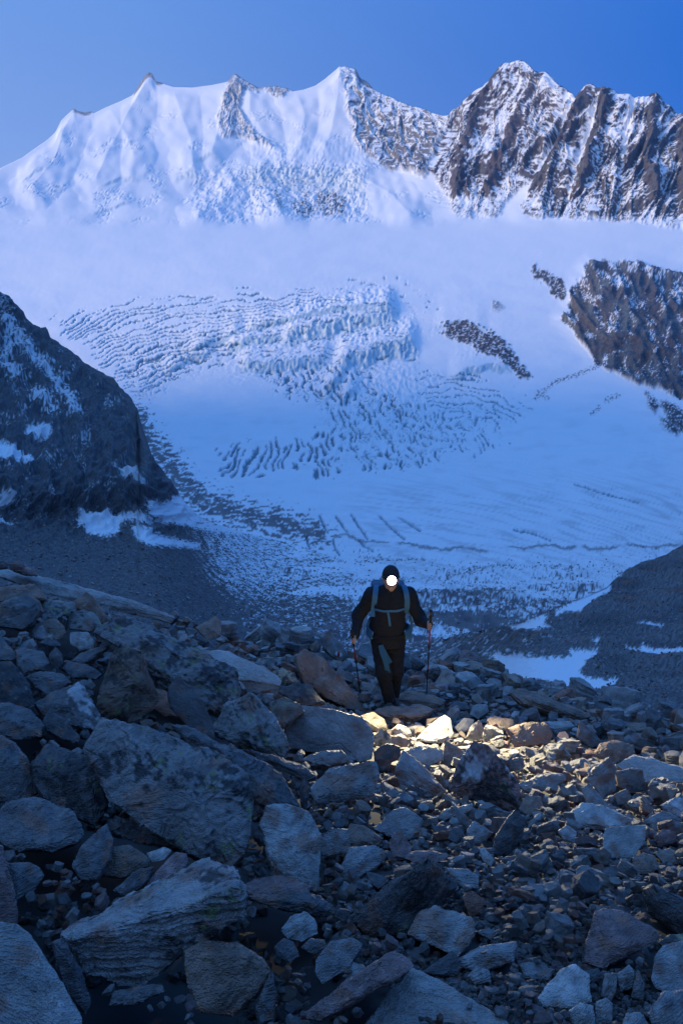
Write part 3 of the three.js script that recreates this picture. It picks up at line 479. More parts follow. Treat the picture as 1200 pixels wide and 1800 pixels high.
// grain of the schist: a colour map (around white) and a height map, tiling every 0.6 m, streaks along u
function grainTextures(seed, streak) {
  const S = 512, col = new Uint8Array(S * S * 4), hgt = new Uint8Array(S * S * 4), nA = createNoise3D(rng(seed));
  const per = (u, v, fu, fv, o) => { const a = u * 2 * Math.PI, b = v * 2 * Math.PI; return nA(Math.cos(a) * fu + o, Math.sin(a) * fu + Math.cos(b) * fv, Math.sin(b) * fv - o); };
  const r = rng(seed + 7);
  for (let j = 0; j < S; j++) for (let i = 0; i < S; i++) {
    const u = i / S, v = j / S, w = per(u, v, 0.7, 0.7, 3) * 0.05;
    const a = per(u, v + w, 1.1, 6 * streak, 1), b = per(u, v + w, 3, 16 * streak, 5), c = per(u, v, 9, 22, 9), d = per(u, v, 20, 20, 2), e = r();
    const q = (j * S + i) * 4, t = 0.82 + 0.08 * a + 0.10 * b + 0.13 * c + 0.13 * d + 0.18 * (e - 0.5), warm = 0.03 * per(u, v, 1.6, 1.6, 7);
    col[q] = 255 * clamp(t + warm); col[q + 1] = 255 * clamp(t); col[q + 2] = 255 * clamp(t - warm); col[q + 3] = 255;
    const h = 255 * clamp(0.5 + 0.12 * a + 0.16 * b + 0.18 * c + 0.16 * d + 0.05 * (e - 0.5)); hgt[q] = hgt[q + 1] = hgt[q + 2] = h; hgt[q + 3] = 255;
  }
  const make = (d, srgb) => { const t = new THREE.DataTexture(d, S, S); t.wrapS = t.wrapT = THREE.RepeatWrapping; t.magFilter = THREE.LinearFilter; if (srgb) t.colorSpace = THREE.SRGBColorSpace; t.needsUpdate = true; return t; };
  return { map: make(col, false), bumpMap: make(hgt, false) };
}
// colour maps hold linear factors
const gFlat = grainTextures(31, 0.7), gSide = grainTextures(47, 2.2);
const rockMats = [new THREE.MeshStandardMaterial({ vertexColors: true, ...gFlat, bumpScale: 0.006, roughness: 0.56 }), new THREE.MeshStandardMaterial({ vertexColors: true, ...gSide, bumpScale: 0.008, roughness: 0.5 })];
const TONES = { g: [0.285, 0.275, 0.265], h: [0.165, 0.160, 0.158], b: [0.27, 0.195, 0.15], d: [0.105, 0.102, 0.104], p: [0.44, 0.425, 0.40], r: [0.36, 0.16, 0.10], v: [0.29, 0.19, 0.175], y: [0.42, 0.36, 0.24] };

// split every edge longer than `most`; keeps the mesh closed
function refine(P, T, most, rounds = 9) {
  for (let r = 0; r < rounds; r++) {
    const mid = new Map(), out = []; let split = 0;
    const half = (a, b) => {
      const dx = P[a * 3] - P[b * 3], dy = P[a * 3 + 1] - P[b * 3 + 1], dz = P[a * 3 + 2] - P[b * 3 + 2];
      if (dx * dx + dy * dy + dz * dz <= most * most) return -1;
      const k = a < b ? a * 1e6 + b : b * 1e6 + a; let m = mid.get(k);
      if (m === undefined) { m = P.length / 3; P.push((P[a * 3] + P[b * 3]) / 2, (P[a * 3 + 1] + P[b * 3 + 1]) / 2, (P[a * 3 + 2] + P[b * 3 + 2]) / 2); mid.set(k, m); split++; }
      return m;
    };
    for (const [a, b, c, f] of T) {
      const x = half(a, b), y = half(b, c), z = half(c, a), n = (x >= 0) + (y >= 0) + (z >= 0);
      if (n === 0) out.push([a, b, c, f]);
      else if (n === 3) out.push([a, x, z, f], [x, b, y, f], [z, y, c, f], [x, y, z, f]);
      else if (n === 1) { if (x >= 0) out.push([a, x, c, f], [x, b, c, f]); else if (y >= 0) out.push([a, b, y, f], [a, y, c, f]); else out.push([a, b, z, f], [z, b, c, f]); }
      else if (x < 0) out.push([a, b, y, f], [a, y, z, f], [z, y, c, f]);
      else if (y < 0) out.push([a, x, z, f], [x, b, c, f], [x, c, z, f]);
      else out.push([a, x, c, f], [x, b, y, f], [x, y, c, f]);
    }
    T = out; if (!split) break;
  }
  return T;
}
// a broken block of schist: the convex hull of `points`, its faces split into small triangles, edges chipped, sides stepped along the foliation.
// fol: unit normal of the foliation; look: { tone, lichen, rust, white }
function rockGeometry(points, { fol, edge, size, seed, tone, lichen = 0, rust = 0, white = 0, rough = 1 }) {
  const hull = mergeVertices((() => { const g = new ConvexGeometry(points); g.deleteAttribute('normal'); return g; })(), 1e-4);
  const P = Array.from(hull.attributes.position.array), ix = hull.index.array; let T = [];
  const A = new THREE.Vector3(), B = new THREE.Vector3(), N = new THREE.Vector3(), at = (i, v) => v.set(P[i * 3], P[i * 3 + 1], P[i * 3 + 2]);
  const faceN = [];
  for (let q = 0; q < ix.length; q += 3) {
    const a = at(ix[q], new THREE.Vector3()), b = at(ix[q + 1], A), c = at(ix[q + 2], B); N.crossVectors(b.clone().sub(a), c.clone().sub(a)); if (N.lengthSq() < 1e-14) continue; N.normalize();
    let f = faceN.findIndex((m) => m.dot(N) > 0.985); if (f < 0) { f = faceN.length; faceN.push(N.clone()); }
    T.push([ix[q], ix[q + 1], ix[q + 2], f]);
  }
  T = refine(P, T, edge);
  const nv = P.length / 3, VN = new Float32Array(nv * 3), count = new Uint8Array(nv), seen = Array.from({ length: nv }, () => []);
  for (const [a, b, c, f] of T) for (const v of [a, b, c]) if (!seen[v].includes(f)) { seen[v].push(f); const m = faceN[f]; VN[v * 3] += m.x; VN[v * 3 + 1] += m.y; VN[v * 3 + 2] += m.z; count[v]++; }
  const Q = new Float32Array(nv * 3), layer = size * 0.05, so = seed * 13.7, k1 = 2.2 / size, k2 = 6.5 / size, k3 = 20 / size;
  for (let v = 0; v < nv; v++) {
    let nx = VN[v * 3], ny = VN[v * 3 + 1], nz = VN[v * 3 + 2]; const l = Math.hypot(nx, ny, nz) || 1; nx /= l; ny /= l; nz /= l;
    const x = P[v * 3], y = P[v * 3 + 1], z = P[v * 3 + 2], along = Math.abs(nx * fol.x + ny * fol.y + nz * fol.z);
    const q = (x * fol.x + y * fol.y + z * fol.z) / layer + 0.8 * n3(x * k1 + so, y * k1, z * k1), step = hash(Math.floor(q), seed) - 0.5, step2 = hash(Math.floor(q * 2.7), seed + 3) - 0.5;
    let h = size * rough * (0.018 * n3(x * k1, y * k1 + so, z * k1) + 0.010 * n3(x * k2, y * k2, z * k2 + so) + 0.007 * n3(x * k3 + so, y * k3, z * k3));
    h += size * rough * smooth(0.75, 0.35, along) * (0.035 * step + 0.016 * step2);
    if (along > 0.6) { const flake = n3(x * k1 * 1.3 + so, y * k1 * 1.3 + 9, z * k1 * 1.3); h += size * rough * 0.011 * (smooth(0.05, 0.12, flake) + smooth(0.35, 0.42, flake) - smooth(-0.4, -0.33, flake) * -1); }
    if (count[v] > 1) h -= size * rough * (0.003 + 0.026 * Math.max(0, n3(x * k2 + 40, y * k2 + so, z * k2)));
    Q[v * 3] = x + nx * h; Q[v * 3 + 1] = y + ny * h; Q[v * 3 + 2] = z + nz * h;
  }
  // colours per vertex
  const C = new Float32Array(nv * 3), base = tone;
  for (let v = 0; v < nv; v++) {
    const x = Q[v * 3], y = Q[v * 3 + 1], z = Q[v * 3 + 2], q = x * fol.x + y * fol.y + z * fol.z;
    const band = n3(q / (size * 0.06) + so, x / size, z / size), mott = n3(x * k1 + 5, y * k1 + so, z * k1), fine = n3(x * 30, y * 30 + so, z * 30);
    let t = 0.97 + 0.20 * band + 0.24 * mott + 0.16 * fine, c = [base[0] * t, base[1] * t, base[2] * t];
    const ru = smooth(0.62 - rust, 0.95 - rust, 0.5 + 0.7 * n3(x * k1 * 0.9 + 11, y * k1 * 0.9, z * k1 * 0.9 + so) + 0.15 * fine); if (ru > 0) c = mix3(c, [0.30 * t, 0.15 * t, 0.095 * t], ru * 0.7);
    if (lichen > 0) {
      const b = smooth(0.55, 0.68, lichen * 0.55 + 0.35 * n3(x * 5 + so, y * 5, z * 5) + 0.3 * n3(x * 17, y * 17 + so, z * 17) + 0.16 * n3(x * 45, y * 45, z * 45 + so)); c = mix3(c, [0.035, 0.035, 0.038], b * 0.9);
      const g = smooth(0.46, 0.60, lichen * 0.22 + 0.4 * n3(x * 6 + 50, y * 6 + so, z * 6) + 0.24 * n3(x * 26, y * 26, z * 26 + so)); c = mix3(c, [0.22, 0.27, 0.10], g * 0.8);
    }
    if (white > 0) { const w = smooth(0.5, 0.62, white * 0.5 + 0.4 * n3(x * 4 + 90, y * 4 + so, z * 4) + 0.2 * n3(x * 22, y * 22, z * 22)); c = mix3(c, [0.62, 0.62, 0.63], w * 0.85); }
    const vein = 1 - smooth(0.0, 0.03, Math.abs(n3(x * k1 * 0.8 + 70, y * k1 * 0.8 + so, z * k1 * 0.8) - 0.15)); if (hash(seed, 77) > 0.72) c = mix3(c, [0.5, 0.49, 0.47], vein * 0.45);
    C[v * 3] = Math.max(0.015, c[0]); C[v * 3 + 1] = Math.max(0.015, c[1]); C[v * 3 + 2] = Math.max(0.015, c[2]);
  }
  let g = new THREE.BufferGeometry(); g.setAttribute('position', new THREE.BufferAttribute(Q, 3)); g.setAttribute('color', new THREE.BufferAttribute(C, 3)); g.setIndex(T.flatMap(([a, b, c]) => [a, b, c]));
  g = toCreasedNormals(g, 0.42);
  // grain runs along the foliation: faces across it get the streaked map
  const e1 = new THREE.Vector3(0.3, 0.1, 1).cross(fol).normalize(), e2 = new THREE.Vector3().crossVectors(fol, e1), p = g.attributes.position.array, uv = new Float32Array(p.length / 3 * 2), flat = [], side = [];
  for (let q = 0; q < p.length / 9; q++) {
    A.set(p[q * 9 + 3] - p[q * 9], p[q * 9 + 4] - p[q * 9 + 1], p[q * 9 + 5] - p[q * 9 + 2]); B.set(p[q * 9 + 6] - p[q * 9], p[q * 9 + 7] - p[q * 9 + 1], p[q * 9 + 8] - p[q * 9 + 2]); N.crossVectors(A, B).normalize();
    const top = Math.abs(N.dot(fol)) > 0.62, other = Math.abs(N.dot(e1)) > Math.abs(N.dot(e2)) ? e2 : e1;
    for (let k = 0; k < 3; k++) { A.fromArray(p, q * 9 + k * 3); uv[(q * 3 + k) * 2] = (top ? A.dot(e1) : A.dot(other)) / 0.6 + seed * 0.37; uv[(q * 3 + k) * 2 + 1] = (top ? A.dot(e2) : A.dot(fol)) / 0.6 + seed * 0.61; }
    (top ? flat : side).push(q);
  }
  g.setAttribute('uv', new THREE.BufferAttribute(uv, 2));
  const order = new Uint32Array(p.length / 3); let o = 0; for (const q of [...flat, ...side]) { order[o++] = q * 3; order[o++] = q * 3 + 1; order[o++] = q * 3 + 2; }
  g.setIndex(new THREE.BufferAttribute(order, 1)); g.clearGroups(); g.addGroup(0, flat.length * 3, 0); g.addGroup(flat.length * 3, side.length * 3, 1);
  return g;
}
// height of everything that lies on the slope so far, on a 2.5 cm grid
const HX0 = -11, HZ0 = -27, HC = 0.025, HW = Math.round(22 / HC), HH = Math.round(29 / HC), top = new Float32Array(HW * HH);
for (let j = 0; j < HH; j++) for (let i = 0; i < HW; i++) top[j * HW + i] = bed(HX0 + (i + 0.5) * HC, HZ0 + (j + 0.5) * HC);
const cell = (x, z) => { const i = Math.floor((x - HX0) / HC), j = Math.floor((z - HZ0) / HC); return i < 0 || j < 0 || i >= HW || j >= HH ? -1 : j * HW + i; };
const held = new Uint8Array(HW * HH);          // cells covered by a surveyed rock
function stamp(p, ix, mark) {          // raise the grid under a mesh in world coordinates
  for (let q = 0; q < ix.length; q += 3) {
    const a = ix[q] * 3, b = ix[q + 1] * 3, c = ix[q + 2] * 3, n = Math.ceil(Math.max(Math.hypot(p[a] - p[b], p[a + 2] - p[b + 2]), Math.hypot(p[a] - p[c], p[a + 2] - p[c + 2]), Math.hypot(p[c] - p[b], p[c + 2] - p[b + 2])) / (HC * 0.7)) + 1;
    for (let i = 0; i <= n; i++) for (let j = 0; j <= n - i; j++) { const u = i / n, v = j / n, w = 1 - u - v, k = cell(p[a] * w + p[b] * u + p[c] * v, p[a + 2] * w + p[b + 2] * u + p[c + 2] * v); if (k >= 0) { const y = p[a + 1] * w + p[b + 1] * u + p[c + 1] * v; if (y > top[k]) top[k] = y; if (mark && y > ground(HX0 + (k % HW + 0.5) * HC, HZ0 + (Math.floor(k / HW) + 0.5) * HC) - 0.015) held[k] = 1; } }
  }
}
const rocks = [];               // every rock that is a thing: { mesh, x, y, r (survey units), short }
const landmarks = [];
// one surveyed rock. face: outline of its main face, lying in the plane with normal n; skirt: lower points of its front; thick: metres behind the face
function surveyed(name, label, short, look, n, thick, face, skirt = [], lift = 0) {
  const low = [...face, ...skirt].reduce((a, b) => b[1] > a[1] ? b : a), d0 = groundDist(clamp(low[0], -100, 1300), Math.min(low[1] + 4, 1830)) - lift;
  const fl = face.reduce((a, b) => b[1] > a[1] ? b : a), n0 = new THREE.Vector3(...n).normalize(), o = survey(fl[0], fl[1], d0), dir = new THREE.Vector3();
  const cx = face.reduce((s, p) => s + p[0], 0) / face.length, cy = face.reduce((s, p) => s + p[1], 0) / face.length, pts = [], dist = [];
  const wide = Math.max(...face.map((p) => p[0])) - Math.min(...face.map((p) => p[0])), high = Math.max(...face.map((p) => p[1])) - Math.min(...face.map((p) => p[1])), size = Math.max(wide, high) * d0 / UNIT;
  for (const [x, y] of face) {
    dir.copy(survey(x, y, 1)).sub(EYE); const k = n0.dot(dir); let d = k < -0.05 ? (n0.dot(o) - n0.dot(EYE)) / k : d0; d = clamp(d, d0 - 0.25 * size, d0 + 1.3 * size);
    dist.push(d); pts.push(survey(x, y, d));
  }
  for (const [x, y] of skirt) pts.push(survey(x, y, d0));
  // broken faces: a few corners stand proud of the plane of the main face
  { const rr = rng(rocks.length * 7 + 3), k = 1 + Math.floor(rr() * 3); for (let i = 0; i < k; i++) { const a = Math.floor(rr() * face.length), b = (a + 1 + Math.floor(rr() * 2)) % face.length, u = 0.25 + 0.5 * rr(), v = 0.25 + 0.5 * rr(), x = lerp(lerp(face[a][0], face[b][0], u), cx, v), y = lerp(lerp(face[a][1], face[b][1], u), cy, v), d = lerp(lerp(dist[a], dist[b], u), dist.reduce((p, q) => p + q) / dist.length, v); pts.push(survey(x, y, d - size * (look.includes('s') ? 0.02 : 0.05 + 0.07 * rr()))); } }
  face.forEach(([x, y], i) => { pts.push(survey(lerp(x, cx, 0.12), lerp(y, cy, 0.12) , dist[i] + thick)); });
  const mean = dist.reduce((a, b) => a + b) / dist.length;
  const seed = rocks.length + 1, c0 = pts.reduce((s, p) => s.add(p), new THREE.Vector3()).divideScalar(pts.length), loc = pts.map((p) => p.clone().sub(c0));
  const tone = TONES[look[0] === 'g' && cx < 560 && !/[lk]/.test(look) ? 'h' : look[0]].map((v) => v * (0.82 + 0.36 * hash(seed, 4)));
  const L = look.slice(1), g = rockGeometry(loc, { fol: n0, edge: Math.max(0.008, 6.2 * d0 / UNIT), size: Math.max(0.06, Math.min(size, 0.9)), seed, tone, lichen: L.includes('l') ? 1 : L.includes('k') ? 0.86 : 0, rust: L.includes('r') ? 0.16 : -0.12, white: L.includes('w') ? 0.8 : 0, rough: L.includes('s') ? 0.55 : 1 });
  const m = new THREE.Mesh(g, rockMats); m.name = numbered(name); m.position.copy(c0);
  put(tag(m, label, name === 'rock_slab' ? 'slab' : name === 'boulder' ? 'boulder' : 'rock', 'loose rocks of the boulder slope', 'thing'));
  const wp = Float32Array.from(g.attributes.position.array); for (let i = 0; i < wp.length; i += 3) { wp[i] += c0.x; wp[i + 1] += c0.y; wp[i + 2] += c0.z; }
  stamp(wp, g.index.array, true);
  const r = { mesh: m, x: cx, y: cy, r: Math.max(wide, high) / 2, wide, high, short, face, d: d0, zone: boxed([...face], 40) }; rocks.push(r); if (short) landmarks.push(r);
  return r;
}
// would a stone of that size, lying at x, z, stand in front of a surveyed rock?
function hides(x, y, z, s) {
  const dx = x - EYE.x, dy = y - EYE.y, dz = z - EYE.z, f = -dz * CP - dy * SP, px = 600 + dx / f * UNIT, py = 900 - (dy * CP - dz * SP) / f * UNIT, pr = s * 0.5 / f * UNIT;
  for (const r of rocks) if (-dz < r.d + 0.35 * s && r.zone(px, py - pr * 0.5) < pr * 0.35) return true;
  return false;
}
// the rocks one can pick out on the slope: kind, label, short name (landmarks), look, normal of the main face, thickness, outline, lower front
const UPF = [0.1, 1, 0.45], TILT = [0.15, 0.8, 0.8], STEEP = [0.1, 0.45, 1];
for (const a of [
  ['rock_slab', 'long flat streaked slab lying across the top of the rock heap', 'long top slab', 'ps', [0.22, 1, 0.42], 0.5, [[-30, 1003], [8, 1002], [80, 1016], [133, 1030], [233, 1058], [303, 1082], [307, 1087], [180, 1060], [80, 1033], [7, 1010]], [[300, 1094], [175, 1068], [78, 1042]], 0.6],
  ['rock', 'small dark rock perched on the upper end of the long slab', null, 'v', STEEP, 0.3, [[14, 992], [22, 987], [34, 986], [43, 991], [44, 1001], [20, 1003]]],
  ['rock', 'flat reddish rock lying on the back edge of the long slab', null, 'vr', UPF, 0.4, [[22, 1003], [45, 997], [62, 1002], [66, 1012], [45, 1011]]],
  ['rock', 'dark rock at the end of the skyline above the long slab', null, 'd', STEEP, 0.3, [[-20, 986], [4, 985], [14, 992], [14, 1001], [-20, 1002]]],
  ['rock_slab', 'brown slab with a pale edge tucked under the long slab', null, 'br', UPF, 0.4, [[-10, 1036], [10, 1032], [60, 1029], [76, 1040], [82, 1054], [40, 1052], [-10, 1060]]],
  ['boulder', 'big grey blue block below the brown slab with a rounded front', 'rounded grey block', 'gr', [0.2, 0.7, 0.9], 0.6, [[-20, 1075], [0, 1062], [20, 1052], [50, 1047], [70, 1055], [76, 1075], [60, 1095], [42, 1108], [20, 1105], [-20, 1100]]],
  ['rock_slab', 'thin slab leaning down from the rounded grey block', null, 'gk', UPF, 0.3, [[72, 1054], [110, 1068], [133, 1061], [125, 1074], [100, 1087], [76, 1090]]],
  ['rock', 'brown peaked rock propping up the middle of the long slab', 'brown peaked rock', 'br', [0.3, 0.5, 1], 0.4, [[130, 1056], [152, 1041], [165, 1050], [172, 1066], [198, 1096], [182, 1100], [160, 1080], [135, 1070]]],
  ['rock', 'flat bluish rock with black lichen below the peaked brown rock', null, 'pk', TILT, 0.35, [[116, 1082], [150, 1071], [172, 1084], [182, 1102], [160, 1112], [122, 1106]]],
  ['rock', 'light brown lumpy rock beside the square pale stone', null, 'bw', TILT, 0.35, [[47, 1108], [75, 1092], [95, 1087], [112, 1100], [116, 1112], [104, 1127], [72, 1126], [55, 1120]]],
  ['rock', 'pale square stone among the dark blocks', 'square pale stone', 'p', TILT, 0.25, [[124, 1112], [155, 1111], [167, 1130], [165, 1141], [140, 1144], [124, 1132]]],
  ['rock_slab', 'narrow tapering slab just below the square pale stone', null, 'g', UPF, 0.25, [[126, 1162], [140, 1150], [188, 1135], [191, 1140], [168, 1158], [148, 1166]]],
  ['rock_slab', 'dark flat slab under the narrow tapering slab', 'dark flat slab', 'd', UPF, 0.3, [[105, 1176], [120, 1164], [160, 1172], [179, 1185], [168, 1194], [130, 1191]]],
  ['rock', 'small upright oval stone wedged beside the dark flat slab', null, 'g', STEEP, 0.2, [[87, 1152], [98, 1137], [110, 1150], [111, 1165], [102, 1176], [90, 1165]]],
  ['rock_slab', 'smooth tilted slab below the light brown lumpy rock', null, 'g', TILT, 0.3, [[26, 1144], [46, 1140], [75, 1145], [88, 1165], [80, 1173], [45, 1184], [32, 1174]]],
  ['rock', 'broad dark rock above the white stained boulder', null, 'g', TILT, 0.3, [[47, 1190], [70, 1180], [110, 1185], [126, 1200], [104, 1216], [82, 1224], [62, 1210]]],
  ['boulder', 'peaked boulder with large white stains', 'white stained boulder', 'gw', [0.1, 0.7, 0.9], 0.5, [[60, 1237], [100, 1215], [140, 1199], [148, 1212], [165, 1240], [181, 1265], [166, 1284], [110, 1272], [75, 1258]]],
  ['boulder', 'tall brown upright boulder standing in the middle of the heap', 'tall brown boulder', 'bkr', [0.25, 0.35, 1], 0.45, [[174, 1222], [190, 1180], [200, 1146], [225, 1136], [245, 1143], [249, 1165], [246, 1186], [264, 1204], [280, 1228], [252, 1262], [222, 1272], [178, 1250]]],
  ['rock', 'orange tinted tongue shaped rock beside the tall brown boulder', null, 'rr', TILT, 0.3, [[260, 1208], [290, 1214], [305, 1235], [329, 1254], [326, 1262], [290, 1260], [268, 1242]]],
  ['rock_slab', 'pointed grey slab standing on edge', 'pointed grey slab', 'gs', [0.35, 0.35, 1], 0.25, [[294, 1212], [312, 1187], [330, 1205], [352, 1225], [372, 1265], [377, 1300], [366, 1309], [330, 1278], [300, 1245], [296, 1230]]],
  ['boulder', 'big dark boulder thickly spotted with black and yellow lichen', 'lichen spotted boulder', 'gl', [0.15, 0.75, 0.85], 0.8, [[168, 1112], [190, 1098], [225, 1088], [262, 1108], [300, 1138], [370, 1164], [412, 1180], [421, 1205], [415, 1236], [390, 1256], [345, 1240], [300, 1204], [262, 1195], [240, 1165], [200, 1138]]],
  ['rock', 'dark wedge at the edge under the smooth tilted slab', null, 'g', UPF, 0.3, [[-20, 1118], [4, 1120], [20, 1140], [33, 1156], [18, 1161], [-20, 1158]]],
  ['rock', 'slanting dark block beside the white stained boulder', null, 'd', [0.5, 0.6, 0.8], 0.4, [[-20, 1168], [18, 1162], [36, 1180], [50, 1205], [61, 1236], [40, 1250], [-20, 1240]]],
  ['rock', 'wide blue grey block under the slanting dark block', null, 'g', TILT, 0.5, [[-20, 1238], [20, 1236], [52, 1248], [78, 1275], [75, 1295], [30, 1300], [-20, 1290]]],
  ['rock', 'dark ribbed stone in the gap below the white stained boulder', null, 'd', TILT, 0.35, [[76, 1264], [88, 1250], [110, 1262], [141, 1296], [138, 1306], [110, 1302], [82, 1286]]],
  ['boulder', 'smooth block with a rust red lower half at the picture edge', 'rust red block', 'gr', [0.4, 0.55, 0.9], 0.5, [[-30, 1290], [0, 1292], [22, 1305], [48, 1335], [67, 1380], [66, 1392], [40, 1414], [-30, 1405]]],
  ['boulder', 'dark boulder with bright green lichen beside the huge slab', 'green lichen boulder', 'dl', [0.1, 0.75, 0.8], 0.5, [[56, 1345], [85, 1308], [130, 1325], [165, 1345], [203, 1346], [198, 1395], [185, 1432], [168, 1453], [120, 1432], [75, 1402], [58, 1375]]],
  ['rock_slab', 'huge slab spotted with black and green lichen', 'huge lichen slab', 'gk', [0.1, 0.7, 0.95], 0.7, [[150, 1318], [178, 1262], [225, 1276], [300, 1294], [400, 1334], [436, 1362], [446, 1410], [441, 1470], [430, 1502], [404, 1530], [330, 1502], [250, 1450], [200, 1412], [165, 1345]]],
  ['boulder', 'streaked block leaning against the huge lichen slab', 'streaked leaning block', 'gr', [0.55, 0.6, 0.7], 0.5, [[300, 1274], [340, 1286], [400, 1312], [470, 1344], [502, 1370], [531, 1425], [505, 1432], [470, 1420], [438, 1404], [430, 1360]]],
  ['rock', 'tilted purple brown block resting on the huge lichen slab', 'tilted purple block', 'v', [0.1, 0.5, 1], 0.14, [[296, 1440], [338, 1396], [347, 1398], [362, 1450], [326, 1483], [306, 1472]], [], 0.12],
  ['rock_slab', 'broad dark slab in front of the rust red block', 'broad dark slab', 'g', [0.1, 0.8, 0.7], 0.4, [[-20, 1448], [15, 1412], [60, 1402], [125, 1426], [148, 1466], [141, 1481], [92, 1498], [40, 1497], [-20, 1472]]],
  ['rock_slab', 'long narrow slab lying below the green lichen boulder', null, 'g', UPF, 0.2, [[191, 1444], [215, 1440], [260, 1456], [311, 1476], [305, 1488], [240, 1482], [204, 1462]]],
  ['rock', 'bluish rock with a pointed corner beside the long narrow slab', null, 'g', TILT, 0.25, [[128, 1524], [142, 1490], [162, 1470], [188, 1450], [198, 1475], [195, 1512], [170, 1550], [142, 1546]]],
  ['rock', 'brown rounded rock in the row above the ledge slab', null, 'b', TILT, 0.22, [[177, 1540], [200, 1490], [225, 1484], [262, 1510], [260, 1522], [216, 1544]]],
  ['rock', 'small pale bar shaped stone behind the brown rounded rock', null, 'p', UPF, 0.12, [[258, 1500], [290, 1489], [302, 1495], [290, 1510], [268, 1516]]],
  ['rock', 'brownish oblong block lying on the ledge slab', null, 'v', TILT, 0.15, [[254, 1556], [310, 1498], [328, 1500], [331, 1516], [306, 1556], [276, 1581], [262, 1576]]],
  ['rock', 'dark narrow block between the brown rounded rock and ledge', null, 'd', TILT, 0.15, [[200, 1566], [245, 1528], [270, 1525], [262, 1546], [225, 1577]]],
  ['rock', 'small rounded pale stone on the ledge slab', null, 'p', TILT, 0.12, [[214, 1580], [235, 1566], [258, 1570], [267, 1581], [246, 1599], [225, 1596]]],
  ['rock_slab', 'thick ledge slab with a pale top and dark overhanging front', 'ledge slab', 'gk', [-0.1, 1, 0.35], 0.45, [[110, 1647], [207, 1600], [240, 1604], [313, 1560], [370, 1513], [412, 1528], [419, 1553], [343, 1587], [207, 1613], [117, 1657]], [[424, 1566], [428, 1600], [400, 1626], [320, 1674], [240, 1730], [150, 1714]]],
  ['boulder', 'large smooth boulder filling the bottom corner', 'corner boulder', 'ps', [0.55, 0.7, 0.6], 0.5, [[-60, 1628], [0, 1622], [30, 1626], [50, 1640], [60, 1670], [100, 1720], [125, 1755], [143, 1790], [150, 1840], [-60, 1840]]],
  ['rock', 'upright smooth rock behind the corner boulder', null, 'v', [0.5, 0.5, 0.9], 0.3, [[-40, 1480], [2, 1490], [12, 1520], [28, 1590], [29, 1626], [-40, 1630]]],
  ['rock', 'bluish wedge under the broad dark slab', null, 'g', TILT, 0.25, [[8, 1518], [50, 1516], [70, 1525], [78, 1540], [60, 1566], [30, 1582], [20, 1545]]],
  ['rock', 'thin leaning splinter between corner boulder and ledge slab', null, 'd', [0.4, 0.4, 1], 0.15, [[94, 1656], [108, 1650], [140, 1700], [160, 1760], [150, 1781], [116, 1742], [100, 1690]]],
  ['rock_slab', 'narrow blue grey bar under the overhang of the ledge slab', null, 'g', UPF, 0.15, [[192, 1768], [200, 1744], [240, 1735], [285, 1730], [289, 1742], [240, 1766]]],
  ['boulder', 'dark rugged boulder under the end of the ledge slab', 'rugged boulder', 'b', [0.2, 0.6, 0.9], 0.35, [[324, 1672], [355, 1655], [420, 1660], [460, 1685], [476, 1706], [446, 1752], [410, 1787], [350, 1778], [330, 1730]]],
  ['rock', 'pale five sided stone with a small dark hole', 'five sided stone', 'p', TILT, 0.14, [[494, 1636], [510, 1612], [535, 1603], [552, 1615], [558, 1641], [530, 1654], [505, 1649]]],
  ['rock', 'rounded grey stone below the five sided stone', null, 'g', TILT, 0.12, [[481, 1666], [498, 1650], [515, 1655], [526, 1681], [510, 1693], [492, 1686]]],
  ['rock', 'large smooth grey cobble beside the rounded grey stones', 'smooth grey cobble', 'gs', TILT, 0.16, [[555, 1687], [580, 1655], [620, 1648], [637, 1660], [611, 1702], [566, 1730], [555, 1712]]],
  ['rock', 'small grey wedge between five sided stone and smooth cobble', null, 'g', TILT, 0.1, [[529, 1666], [545, 1650], [570, 1652], [574, 1666], [550, 1678]]],
  ['rock_slab', 'long bar of stone reaching up to the big bottom slab', 'long stone bar', 'v', [-0.1, 0.9, 0.6], 0.16, [[528, 1788], [560, 1765], [640, 1718], [694, 1670], [726, 1698], [692, 1722], [622, 1762], [562, 1794]]],
  ['rock_slab', 'purple brown flat rock below the striped pale block', 'purple flat rock', 'v', UPF, 0.25, [[421, 1560], [450, 1545], [500, 1537], [518, 1555], [546, 1561], [540, 1576], [480, 1572], [440, 1574]]],
  ['rock_slab', 'long dark slab under the purple brown flat rock', null, 'd', TILT, 0.25, [[438, 1577], [520, 1570], [560, 1575], [600, 1606], [560, 1610], [480, 1594]]],
  ['rock', 'tall narrow stone standing below the rounded grey stones', null, 'g', STEEP, 0.12, [[449, 1772], [465, 1730], [478, 1708], [486, 1750], [479, 1792], [455, 1800]]],
  ['rock_slab', 'thin plate of stone standing behind the long slab end', null, 'b', TILT, 0.3, [[344, 1104], [380, 1082], [390, 1095], [388, 1116], [365, 1127], [350, 1112]]],
  ['rock_slab', 'broad layered slab with a light upper edge above the split block', 'broad layered slab', 'ps', [0.2, 1, 0.6], 0.45, [[328, 1150], [362, 1144], [402, 1145], [462, 1174], [493, 1194], [491, 1206], [440, 1196], [400, 1182], [360, 1166]], [[490, 1220], [428, 1220], [404, 1196]]],
  ['boulder', 'long dark ridged block leaning behind the painted rock', 'ridged leaning block', 'br', [0.35, 0.7, 0.7], 0.5, [[518, 1156], [535, 1141], [560, 1155], [600, 1190], [625, 1222], [638, 1250], [612, 1247], [570, 1226], [535, 1200], [522, 1176]]],
  ['rock', 'rock with a red and white painted trail mark', 'painted rock', 'g', [0.35, 0.35, 1], 0.4, [[562, 1118], [578, 1110], [600, 1134], [612, 1152], [600, 1168], [580, 1154], [568, 1138]]],
